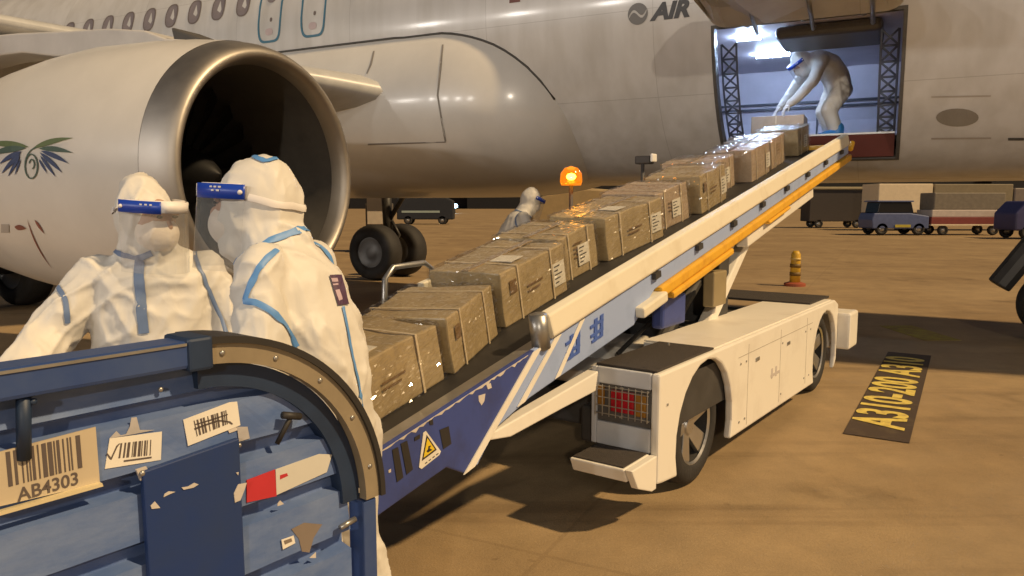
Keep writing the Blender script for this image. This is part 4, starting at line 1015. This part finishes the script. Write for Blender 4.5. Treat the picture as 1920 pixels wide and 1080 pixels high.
def px_ribbon(name, bvh, mw, pxs, wd, m, parent, n=8):
    inv = mw.inverted(); C = inv @ Vector((0, 0, H)); pts = []
    for i in range(len(pxs) - 1):
        for k in range(n + (i == len(pxs) - 2)):
            t = k / n; u = pxs[i][0] + (pxs[i + 1][0] - pxs[i][0]) * t; v = pxs[i][1] + (pxs[i + 1][1] - pxs[i][1]) * t
            h = bvh.ray_cast(C, (inv.to_3x3() @ ray(u, v)).normalized())
            if h[0] is not None: pts.append(h[0])
    if len(pts) > 2: return ribbon(name, bvh, pts, None, wd, m, parent)
    print('MISSED', name, len(pts))
def loop_pts(c, ax, rad, n=40, a0=0, a1=360):
    ax = Vector(ax).normalized(); u = ax.orthogonal().normalized(); v = ax.cross(u); c = Vector(c)
    return [c + (u * math.cos(R(a0 + (a1 - a0) * k / n)) + v * math.sin(R(a0 + (a1 - a0) * k / n))) * rad for k in range(n if a1 - a0 == 360 else n + 1)]
def cast_loop(bvh, c, ax, n=44):
    """points where rays leaving c square to ax meet the suit from outside"""
    ax = Vector(ax).normalized(); u = ax.orthogonal().normalized(); v = ax.cross(u); c = Vector(c); out = []
    for k in range(n):
        d = u * math.cos(2 * math.pi * k / n) + v * math.sin(2 * math.pi * k / n)
        h = bvh.ray_cast(c, d)
        out.append(h[0] if h[0] is not None else c + d * .1)
    return out
def hand(name, parent, M, m=GLOVEM):
    bm = B()
    ellipsoid(bm, M @ Vector((0, .045, 0)), (.040, .050, .018), M.to_3x3().normalized(), 16, 10)
    for k, (x, l) in enumerate(((-.030, .068), (-.010, .078), (.010, .073), (.029, .058))):
        p = [M @ Vector((x * .8, .075, 0)), M @ Vector((x, .075 + l * .5, -.008)), M @ Vector((x * 1.02, .075 + l * .8, -.028)), M @ Vector((x * 1.0, .075 + l * .92, -.046))]
        for i in range(3): capsule(bm, p[i], p[i + 1], .0095 - .0008 * i, .0088 - .0008 * i)
    p = [M @ Vector((-.035, .02, -.004)), M @ Vector((-.062, .055, -.016)), M @ Vector((-.060, .085, -.032))]
    for i in range(2): capsule(bm, p[i], p[i + 1], .0115, .0098)
    capsule(bm, M @ Vector((0, -.03, 0)), M @ Vector((0, .03, 0)), .028, .028)
    return cloth(lambda b: b.from_mesh(_tmp(bm)), name, parent, .005, .0004, 1, m)
def _tmp(bm):
    me = bpy.data.meshes.new('x'); bm.to_mesh(me); bm.free(); return me
def face_gear(root, HM, sub, band_split=None, mask=True, shield=True, visor_label=True, tilt=0):
    """face, mask and face shield in the head frame HM (x right, y forward, z up, origin mid head)"""
    fb = B(); ellipsoid(fb, HM @ Vector((0, .045, -.012)), (.068, .075, .098), HM.to_3x3(), 20, 14); ellipsoid(fb, HM @ Vector((0, .118, -.015)), (.013, .018, .022), HM.to_3x3(), 12, 8)
    for s in (-1, 1): ellipsoid(fb, HM @ Vector((s * .031, .105, .028)), (.022, .012, .010), HM.to_3x3(), 12, 8)
    f = obj('face', fb, SKIN, root, smooth=True)
    eb = B()
    for s in (-1, 1): ellipsoid(eb, HM @ Vector((s * .031, .1145, .018)), (.012, .0055, .006), HM.to_3x3(), 12, 8); ellipsoid(eb, HM @ Vector((s * .031, .113, .038)), (.020, .006, .004), HM.to_3x3(), 12, 8)
    obj('eyes', eb, EYEM, f, smooth=True)
    if mask:
        mb = B(); ellipsoid(mb, HM @ Vector((0, .058, -.045)), (.074, .080, .074), HM.to_3x3(), 24, 16); ellipsoid(mb, HM @ Vector((0, .105, -.05)), (.042, .034, .046), HM.to_3x3(), 16, 10)
        cloth(lambda b: b.from_mesh(_tmp(mb)), 'mask', root, .006, .0065, 4, MASKM)
    if shield:
        def arcp(a, z, k=1.0, fwd=0): return HM @ Vector((.112 * k * math.sin(a), -.008 + fwd + .178 * k * math.cos(a) , z))
        A = R(84)
        def sheet(a0, a1, z0, z1, k=1.0, n=28, nz=6, curve=0):
            bm = B(); g = []
            for j in range(nz + 1):
                z = z0 + (z1 - z0) * j / nz
                g.append([bm.verts.new(arcp(a0 + (a1 - a0) * i / n, z, k, curve * (z1 - z) )) for i in range(n + 1)])
            for j in range(nz):
                for i in range(n): bm.faces.new((g[j][i], g[j][i + 1], g[j + 1][i + 1], g[j + 1][i]))
            return bm
        fs_ = obj('face_shield', sheet(-A, A, -.175, .052, 1.0, curve=.05), CLEAR, root, smooth=True)
        bs = band_split or (-A, A)
        b_ = obj('shield_band', sheet(bs[0], bs[1], .030, .072, 1.015, nz=1), VBAND, fs_, smooth=True); b_.modifiers.new('s', 'SOLIDIFY').thickness = .003
        if visor_label:
            for a0, a1 in (((-A, bs[0]) if bs[0] > -A + .01 else None), ((bs[1], A) if bs[1] < A - .01 else None)) if False else [x for x in ((-A, bs[0]), (bs[1], A)) if x[1] - x[0] > .02]:
                o_ = obj('band_label', sheet(a0, a1, .034, .070, 1.012, n=12, nz=1), VWHITE, fs_, smooth=True); o_.modifiers.new('s', 'SOLIDIFY').thickness = .003
        for a_, z_ in ((-62, .060), (-57, .060), (-52, .060), (-60, .050), (-54, .050), (40, .058), (46, .058), (52, .058)):
            obj('band_print', sheet(R(a_), R(a_ + 3.2), z_, z_ + .005, 1.034, n=2, nz=1), VWHITE, fs_)
        for a_ in (-80, 80): obj('band_clip', ellipsoid(B(), arcp(R(a_), .050, 1.03), (.007, .007, .007), u=10, v=6), VWHITE, fs_, smooth=True)
        fo = obj('foam_pad', sheet(-R(78), R(78), .034, .074, .93, nz=1), VWHITE, fs_, smooth=True); fo.modifiers.new('s', 'SOLIDIFY').thickness = .016
def headframe(c, yaw, pitch=0, roll=0):
    return Matrix.Translation(Vector(c)) @ Matrix.Rotation(R(yaw), 4, 'Z') @ Matrix.Rotation(R(pitch), 4, 'X') @ Matrix.Rotation(R(roll), 4, 'Y')
def hood(bm, HM, big=1.0, peak=True):
    R3 = HM.to_3x3()
    ellipsoid(bm, HM @ Vector((0, -.015, .025)), (.112 * big, .122 * big, .142 * big), R3, 24, 16)
    ellipsoid(bm, HM @ Vector((0, .0, -.10)), (.105 * big, .115 * big, .085), R3, 20, 12)
    if peak: ellipsoid(bm, HM @ Vector((0, -.062, .0)), (.075, .078, .085), R3, 18, 12); ellipsoid(bm, HM @ Vector((0, -.03, .105)), (.07, .08, .06), R3, 18, 12)
def suit_parts(J, HM, big=1.0, bag=1.0):
    def fn(bm):
        for c, r_ in J['torso']: ellipsoid(bm, c, r_, u=24, v=16)
        tt = [Vector(c) for c, _ in J['torso']]
        for i in range(len(tt) - 1):
            for k in range(1, 4):
                t = k / 4; a, b = J['torso'][i][1], J['torso'][i + 1][1]
                ellipsoid(bm, tt[i].lerp(tt[i + 1], t), [a[q] + (b[q] - a[q]) * t for q in range(3)], u=20, v=12)
        for ch in J['limbs']:
            for i in range(len(ch) - 1): capsule(bm, ch[i][0], ch[i + 1][0], ch[i][1] * bag, ch[i + 1][1] * bag)
        for c, r_, rz in J.get('shoes', []): ellipsoid(bm, c, r_, Matrix.Rotation(R(rz), 3, 'Z'))
        capsule(bm, J['neck'][0], J['neck'][1], J['neck'][2], J['neck'][3])
        hood(bm, HM, big)
    return fn

# ---- worker at the foot of the conveyor, seen in profile
w2 = empty('person', (-.53, 2.18, 0), R(80), 'worker in white hooded suit standing at the foot of the conveyor, seen in profile', 'person')
HM2 = headframe((0, .225, 1.535), 16, 3)
J2 = dict(torso=[((0, .03, .86), (.165, .135, .16)), ((0, .03, 1.02), (.165, .135, .17)), ((0, .065, 1.17), (.18, .14, .16)), ((0, .11, 1.29), (.19, .14, .14)), ((0, .14, 1.37), (.165, .12, .09))],
          neck=((0, .16, 1.40), (0, .25, 1.50), .115, .105),
          limbs=[[((-.165, .13, 1.375), .085), ((-.245, .10, 1.12), .082), ((-.235, .27, .95), .066), ((-.215, .36, .90), .05)],
                 [((.165, .13, 1.375), .085), ((.245, .14, 1.12), .078), ((.20, .36, 1.02), .062), ((.16, .46, 1.0), .05)],
                 [((-.09, .02, .86), .12), ((-.115, .04, .5), .10), ((-.12, -.0, .1), .088)],
                 [((.09, .0, .86), .12), ((.11, -.0, .5), .10), ((.12, -.1, .1), .088)]],
          shoes=[((-.12, .05, .06), (.06, .14, .058), 0), ((.12, -.05, .06), (.06, .14, .058), 0)])
b2 = cloth(suit_parts(J2, HM2, 1.0, .88), 'suited_body', w2, .008, .0135, 2)
BV = bvh_of(b2)
face_gear(w2, HM2, 2, band_split=(-R(84), -R(20)))
ribbon('neck_tape', BV, cast_loop(BV, (0, .17, 1.43), (0, .55, 1)), None, .022, TAPE, w2, closed=True)
ribbon('armhole_tape', BV, cast_loop(BV, (.175, .125, 1.30), (1, .1, .35)), None, .018, TAPE, w2, closed=True)
W2M = Matrix.Translation((-.53, 2.18, 0)) @ Matrix.Rotation(R(80), 4, 'Z')
px_ribbon('armhole_tape', BV, W2M, [(520, 470), (500, 485), (485, 505), (470, 535), (460, 562)], .018, TAPE, w2)
px_ribbon('sleeve_tape', BV, W2M, [(458, 564), (480, 567), (510, 584), (535, 610), (556, 650)], .018, TAPE, w2)
px_ribbon('back_tape', BV, W2M, [(642, 575), (652, 625), (660, 670), (672, 720), (678, 765)], .010, TAPE, w2)
px_ribbon('hood_tape', BV, W2M, [(470, 288), (482, 298), (500, 303), (520, 297)], .018, TAPE, w2)
ribbon('shield_strap', BV, [HM2 @ Vector((.19 * math.sin(R(86 + 188 * k / 30)), .19 * math.cos(R(86 + 188 * k / 30)), .046 - .028 * math.sin(math.pi * k / 30))) for k in range(31)], None, .020, VWHITE, w2, off=.006)
bp_ = decal('back_patch', [[(616, 516), (638, 516), (653, 570), (632, 573)]], BV, W2M, PATCH, w2, .005, 3)
decal('patch_print', [[(618, 522), (630, 522), (632, 529), (620, 529)], [(626, 545), (634, 543), (640, 562), (633, 565)], [(621, 533), (632, 532), (632, 535), (622, 536)]], BV, W2M, mat('patch_pink', (.45, .33, .38), .5), bp_, .0065, 2)
hand('gloved_hand', w2, Matrix.Translation((-.21, .37, .895)) @ Matrix.Rotation(R(-20), 4, 'X'))
hand('gloved_hand', w2, Matrix.Translation((.155, .475, .998)) @ Matrix.Rotation(R(-10), 4, 'X') @ Matrix.Diagonal((-1, 1, 1, 1)))

# ---- worker behind the cart, facing the camera side
w1 = empty('person', (-1.31, 2.72, 0), R(200), 'worker in white hooded suit behind the luggage cart with blue tape down the front', 'person')
HM1 = headframe((0.01, .06, 1.50), 42, -4)
J1 = dict(torso=[((0, .0, .86), (.20, .15, .16)), ((0, .01, 1.02), (.205, .15, .17)), ((0, .02, 1.16), (.215, .15, .15)), ((0, .02, 1.27), (.215, .14, .11)), ((0, .01, 1.33), (.17, .105, .075))],
          neck=((0, .02, 1.33), (.01, .04, 1.43), .105, .10),
          limbs=[[((-.17, .01, 1.30), .082), ((-.285, .03, 1.05), .082), ((-.22, .24, .96), .066), ((-.15, .34, .97), .05)],
                 [((.17, .01, 1.30), .082), ((.335, .04, 1.10), .088), ((.40, .20, .99), .078), ((.30, .40, .985), .06)],
                 [((-.1, .0, .86), .125), ((-.115, .02, .48), .10), ((-.12, -.02, .1), .088)],
                 [((.1, .0, .86), .125), ((.115, .02, .48), .10), ((.12, -.02, .1), .088)]],
          shoes=[((-.12, .03, .06), (.06, .14, .058), 0), ((.12, .03, .06), (.06, .14, .058), 0)])
b1 = cloth(suit_parts(J1, HM1, .87), 'suited_body', w1, .0085, .0135, 5)
BV = bvh_of(b1)
face_gear(w1, HM1, 1, band_split=(R(28), R(84)))
W1M = Matrix.Translation((-1.31, 2.72, 0)) @ Matrix.Rotation(R(200), 4, 'Z')
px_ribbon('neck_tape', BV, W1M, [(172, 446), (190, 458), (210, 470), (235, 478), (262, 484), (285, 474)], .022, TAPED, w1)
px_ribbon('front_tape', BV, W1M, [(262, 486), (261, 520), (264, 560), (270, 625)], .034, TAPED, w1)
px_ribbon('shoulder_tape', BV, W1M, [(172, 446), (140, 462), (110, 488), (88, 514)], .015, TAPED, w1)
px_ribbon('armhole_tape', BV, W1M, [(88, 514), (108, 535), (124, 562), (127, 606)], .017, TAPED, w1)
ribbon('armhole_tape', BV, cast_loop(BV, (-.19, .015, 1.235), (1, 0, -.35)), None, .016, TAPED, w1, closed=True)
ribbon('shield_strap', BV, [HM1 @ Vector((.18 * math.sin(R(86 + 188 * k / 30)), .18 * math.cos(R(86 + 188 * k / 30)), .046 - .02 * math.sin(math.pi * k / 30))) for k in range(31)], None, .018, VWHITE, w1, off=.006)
hand('gloved_hand', w1, Matrix.Translation((-.14, .355, .97)) @ Matrix.Rotation(R(25), 4, 'Z') @ Matrix.Rotation(R(-12), 4, 'X') @ Matrix.Diagonal((-1, 1, 1, 1)))
hand('gloved_hand', w1, Matrix.Translation((.29, .415, .985)) @ Matrix.Rotation(R(30), 4, 'Z') @ Matrix.Rotation(R(-12), 4, 'X'))

# ---- worker beyond the conveyor, under the aircraft
g3 = ground_at(965, 385 + 1400 * 1.55 / 8.9)
w3 = empty('person', (-.06, 8.9, 0), R(-72), 'small figure in white hooded suit beyond the conveyor, bending forward under the aircraft', 'person')
HM3 = headframe((0, .30, 1.60), 0, -22)
J3 = dict(torso=[((0, -.06, .90), (.18, .155, .15)), ((0, -.03, 1.06), (.18, .15, .16)), ((0, .06, 1.22), (.19, .15, .15)), ((0, .13, 1.35), (.195, .14, .12)), ((0, .16, 1.42), (.16, .11, .08))],
          neck=((0, .19, 1.43), (0, .26, 1.53), .11, .105),
          limbs=[[((-.165, .15, 1.40), .08), ((-.22, .22, 1.12), .075), ((-.16, .44, 1.08), .06), ((-.12, .52, 1.10), .045)],
                 [((.165, .15, 1.40), .08), ((.22, .22, 1.12), .075), ((.16, .44, 1.08), .06), ((.12, .52, 1.10), .045)],
                 [((-.09, -.05, .88), .115), ((-.11, .0, .5), .09), ((-.12, -.06, .1), .08)],
                 [((.09, -.05, .88), .115), ((.11, .0, .5), .09), ((.12, -.06, .1), .08)]],
          shoes=[((-.12, -.0, .06), (.055, .13, .055), 0), ((.12, -.0, .06), (.055, .13, .055), 0)])
b3 = cloth(suit_parts(J3, HM3, 1.0), 'suited_body', w3, .018, .007, 8)
BV = bvh_of(b3)
face_gear(w3, HM3, 3)
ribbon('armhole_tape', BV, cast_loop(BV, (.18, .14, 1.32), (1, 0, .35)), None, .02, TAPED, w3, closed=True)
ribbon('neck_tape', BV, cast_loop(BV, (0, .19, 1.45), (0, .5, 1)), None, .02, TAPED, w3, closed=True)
hand('gloved_hand', w3, Matrix.Translation((-.115, .53, 1.10))); hand('gloved_hand', w3, Matrix.Translation((.115, .53, 1.10)) @ Matrix.Diagonal((-1, 1, 1, 1)))

# ---- worker stooping in the cargo hold
hp_ = AM @ Vector((-.72, -.35, 2.322))
w4 = empty('person', hp_, -AA + R(122), 'worker in pale suit and blue shoe covers stooping inside the open cargo hold', 'person')
HM4 = headframe((0, .36, .915), 0, -40)
J4 = dict(torso=[((0, -.12, .62), (.17, .15, .15)), ((0, -.07, .77), (.175, .15, .15)), ((0, .04, .90), (.19, .15, .14)), ((0, .15, .95), (.19, .14, .12)), ((0, .21, .945), (.16, .11, .09))],
          neck=((0, .23, .945), (0, .31, .93), .105, .10),
          limbs=[[((-.165, .19, .93), .08), ((-.22, .32, .68), .07), ((-.15, .48, .48), .058), ((-.12, .55, .42), .045)],
                 [((.165, .19, .93), .08), ((.22, .32, .68), .07), ((.15, .48, .48), .058), ((.12, .55, .42), .045)],
                 [((-.09, -.11, .60), .12), ((-.11, .05, .36), .095), ((-.11, -.06, .08), .075)],
                 [((.09, -.11, .60), .12), ((.11, .01, .36), .095), ((.11, -.12, .08), .075)]], shoes=[])
b4 = cloth(suit_parts(J4, HM4, .98), 'suited_body', w4, .016, .007, 11)
face_gear(w4, HM4, 4)
bm = B()
for x, y in ((-.11, .0), (.11, -.06)): ellipsoid(bm, (x, y, .065), (.072, .15, .062)); capsule(bm, (x, y - .05, .06), (x, y - .06, .14), .085, .085)
cloth(lambda b: b.from_mesh(_tmp(bm)), 'shoe_covers', w4, .012, .004, 3, SHOEB)
hand('gloved_hand', w4, Matrix.Translation((-.115, .56, .415)) @ Matrix.Rotation(R(-50), 4, 'X')); hand('gloved_hand', w4, Matrix.Translation((.115, .56, .415)) @ Matrix.Rotation(R(-50), 4, 'X') @ Matrix.Diagonal((-1, 1, 1, 1)))

# ------------------------------------------------------------------ things across the apron
p = ground_at(1490, 536)
bo = empty('warning_post', (p.x, p.y, 0), 0, 'small yellow post with dark bands and a red base on the lit apron', 'warning post')
obj('base', (lambda b: lathe(b, [(.0, .001), (0, .2), (.05, .2), (.075, .13), (.08, .001)], Matrix.Rotation(-math.pi / 2, 4, 'Y'), 24))(B()), mat('base_red', (.30, .07, .03), .6), bo)
obj('post', tube(B(), [(0, 0, .07), (0, 0, .62), (0, 0, .68)], [.10, .085, .05], 16), mat('post_yellow', (.60, .36, .03), .5), bo, smooth=True)
bm = B()
for z in (.20, .36): cyl(bm, (0, 0, z), (0, 0, z + .07), .104, .102, 16)
obj('band', bm, mat('post_brown', (.16, .09, .015), .6), bo, smooth=True)
obj('band', cyl(B(), (0, 0, .50), (0, 0, .545), .098, .096, 16), mat('post_pale', (.6, .42, .12), .5), bo, smooth=True)
def wheels(parent, xs, ys, r_):
    for x in xs:
        for y in ys:
            Mx = Matrix.Translation((x, y, r_)) @ Matrix.Rotation(math.pi / 2, 4, 'Z')
            t_ = obj('wheel', lathe(B(), [(-.1, r_ * .5), (-.1, r_ * .9), (0, r_), (.1, r_ * .9), (.1, r_ * .5)], Mx, 20, True), RUBBER, parent, smooth=True)
            obj('rim', lathe(B(), [(-.08, .001), (-.08, r_ * .52), (.08, r_ * .52), (.08, .001)], Mx, 16), STEEL, t_, smooth=True)
def at(u, Y): return Vector(((u - 960) / FPX * (Y * math.cos(0)), Y, 0))
# blue tow tractor
o = empty('tow_tractor', at(1672, 39.5), 0, 'blue tow tractor with dark cab windows coupled to the red and white cart', 'tow tractor')
obj('body', prism(B(), [(-1.45, .35), (1.45, .35), (1.45, 1.0), (.5, 1.15), (-1.4, 1.15), (-1.5, .8)], 'y', -.8, .8), BBLUE, o, bevel=.05)
obj('cab', prism(B(), [(-1.2, 1.15), (.7, 1.15), (.55, 1.72), (-1.1, 1.72)], 'y', -.7, .7), WIN, o, bevel=.04)
obj('roof', box(B(), -1.25, .65, -.75, .75, 1.72, 1.80), BBLUE, o, bevel=.03)
obj('number_plate', box(B(), -.3, .5, -.83, -.805, .42, .56), mat('plate_yellow', (.5, .42, .06), .5), o)
wheels(o, (-.95, .95), (-.7, .7), .33)
# red and white covered cart
o = empty('covered_cart', at(1798, 39.5), 0, 'covered cart with grey curtains above white and red side bands', 'baggage cart', group='carts across the apron')
obj('body', box(B(), -1.95, 1.95, -.75, .75, .95, 1.32), mat('cart_white', (.55, .47, .42), .5), o, bevel=.03)
obj('red_band', box(B(), -1.97, 1.97, -.77, .77, .58, .95), BRED, o, bevel=.02)
obj('pale_sill', box(B(), -1.98, 1.98, -.79, .79, .50, .58), BCREAM, o, bevel=.01)
obj('curtain', box(B(), -1.85, 1.85, -.7, .7, 1.32, 2.2), BGREY, o, bevel=.05)
wheels(o, (-1.3, 1.3), (-.65, .65), .27)
# cream container lorry behind
o = empty('container_lorry', at(1775, 47), 0, 'cream box lorry standing behind the tractor and the covered cart', 'lorry')
obj('container', box(B(), -5.0, -1.7, -1.1, 1.1, 1.1, 2.86), BCREAM, o, bevel=.04)
obj('container', box(B(), -1.6, 3.2, -1.1, 1.1, 1.1, 2.84), mat('lorry_cream_shaded', (.24, .20, .13), .6), o, bevel=.04)  # rest of the cream container, its shade put into a darker colour
obj('cab', prism(B(), [(3.3, .6), (5.6, .6), (5.6, 1.6), (5.2, 2.6), (3.3, 2.6)], 'y', -1.1, 1.1), mat('lorry_grey', (.20, .17, .15), .5), o, bevel=.06)
obj('chassis', box(B(), -5.0, 5.4, -.9, .9, .6, 1.1), CHASSIS, o)
wheels(o, (-3.6, -2.6, 4.2), (-1.0, 1.0), .48)
# dark cart with pale roof
o = empty('dark_cart', at(1568, 52), 0, 'dark curtained cart with a pale roof edge seen under the aircraft belly', 'baggage cart', group='carts across the apron')
obj('body', box(B(), -2.3, 1.7, -.8, .8, .45, 2.55), mat('cart_dark', (.05, .04, .035), .7), o, bevel=.05)
obj('roof', box(B(), -2.4, 1.8, -.9, .9, 2.62, 2.80), mat('roof_pale', (.36, .30, .18), .6), o, bevel=.04)
wheels(o, (-1.6, 1.0), (-.7, .7), .3)
# blue vehicle at the edge
o = empty('service_van', at(1935, 35), 0, 'dark blue service van cut by the frame edge beyond the nose gear', 'van')
obj('body', prism(B(), [(-1.4, .4), (1.6, .4), (1.6, 1.75), (-.9, 1.75), (-1.4, 1.2)], 'y', -.8, .8), mat('van_blue', (.055, .055, .15), .45), o, bevel=.08)
obj('window', prism(B(), [(-.75, 1.2), (1.3, 1.2), (1.3, 1.6), (-.6, 1.6)], 'y', -.815, -.80), WIN, o)
obj('side_panel', box(B(), -.6, -.1, -.82, -.805, .85, 1.1), mat('van_white', (.5, .45, .5), .5), o)
wheels(o, (-.8, 1.0), (-.7, .7), .33)
# pale fuel bowser behind the far worker
o = empty('tank_truck', at(1085, 27), 0, 'pale tan tank truck in the gloom behind the far worker', 'tank truck')
obj('tank', prism(B(), [(-1.75, .9), (1.9, .9), (2.0, 1.5), (1.6, 2.05), (.2, 2.15), (-1.2, 1.95), (-1.75, 1.6)], 'y', -.9, .9), mat('tank_tan', (.42, .32, .18), .55), o, bevel=.08)
obj('chassis', box(B(), -1.8, 2.0, -.8, .8, .45, .9), CHASSIS, o)
wheels(o, (-1.1, .4, 1.3), (-.75, .75), .42)
o = empty('equipment_cart', at(712, 25), 0, 'equipment cart with a pale square side panel beyond the far main wheels', 'equipment cart')
obj('cabinet', box(B(), -.40, .40, -.3, .5, .62, 1.62), mat('cabinet_dark', (.10, .09, .08), .6), o, bevel=.03)
obj('side_panel', box(B(), -.34, .34, -.32, -.30, .93, 1.58), mat('cabinet_pale', (.60, .54, .46), .5), o, bevel=.01)
obj('deck', box(B(), -.6, .6, -.4, .6, .34, .62), CHASSIS, o)
wheels(o, (-.4, .4), (-.35, .5), .2)
o = empty('far_van', at(800, 62), 0, 'dark van far under the aircraft belly with a pale strip along its side', 'van')
obj('body', prism(B(), [(-2.3, .4), (2.3, .4), (2.3, 1.9), (1.7, 2.2), (-2.3, 2.2)], 'y', -.9, .9), mat('far_van_dark', (.012, .014, .02), .7), o, bevel=.08)
obj('side_strip', box(B(), -1.9, 1.2, -.92, -.905, .95, 1.12), mat('far_strip', (.30, .36, .32), .5), o)
wheels(o, (-1.4, 1.4), (-.8, .8), .36)
# distant lamp
q = ray(853, 388); q = Vector((0, 0, H)) + q * (150 / q.y)
o = empty('lamp_mast', (q.x, q.y, 0), 0, 'distant blue-white lamp on a low mast against the dark far edge', 'lamp')
obj('mast', cyl(B(), (0, 0, 0), (0, 0, q.z), .12, .1), CHASSIS, o)
obj('lamp_head', ellipsoid(B(), (0, 0, q.z + .2), (.55, .3, .42)), LAMPW, o, smooth=True)
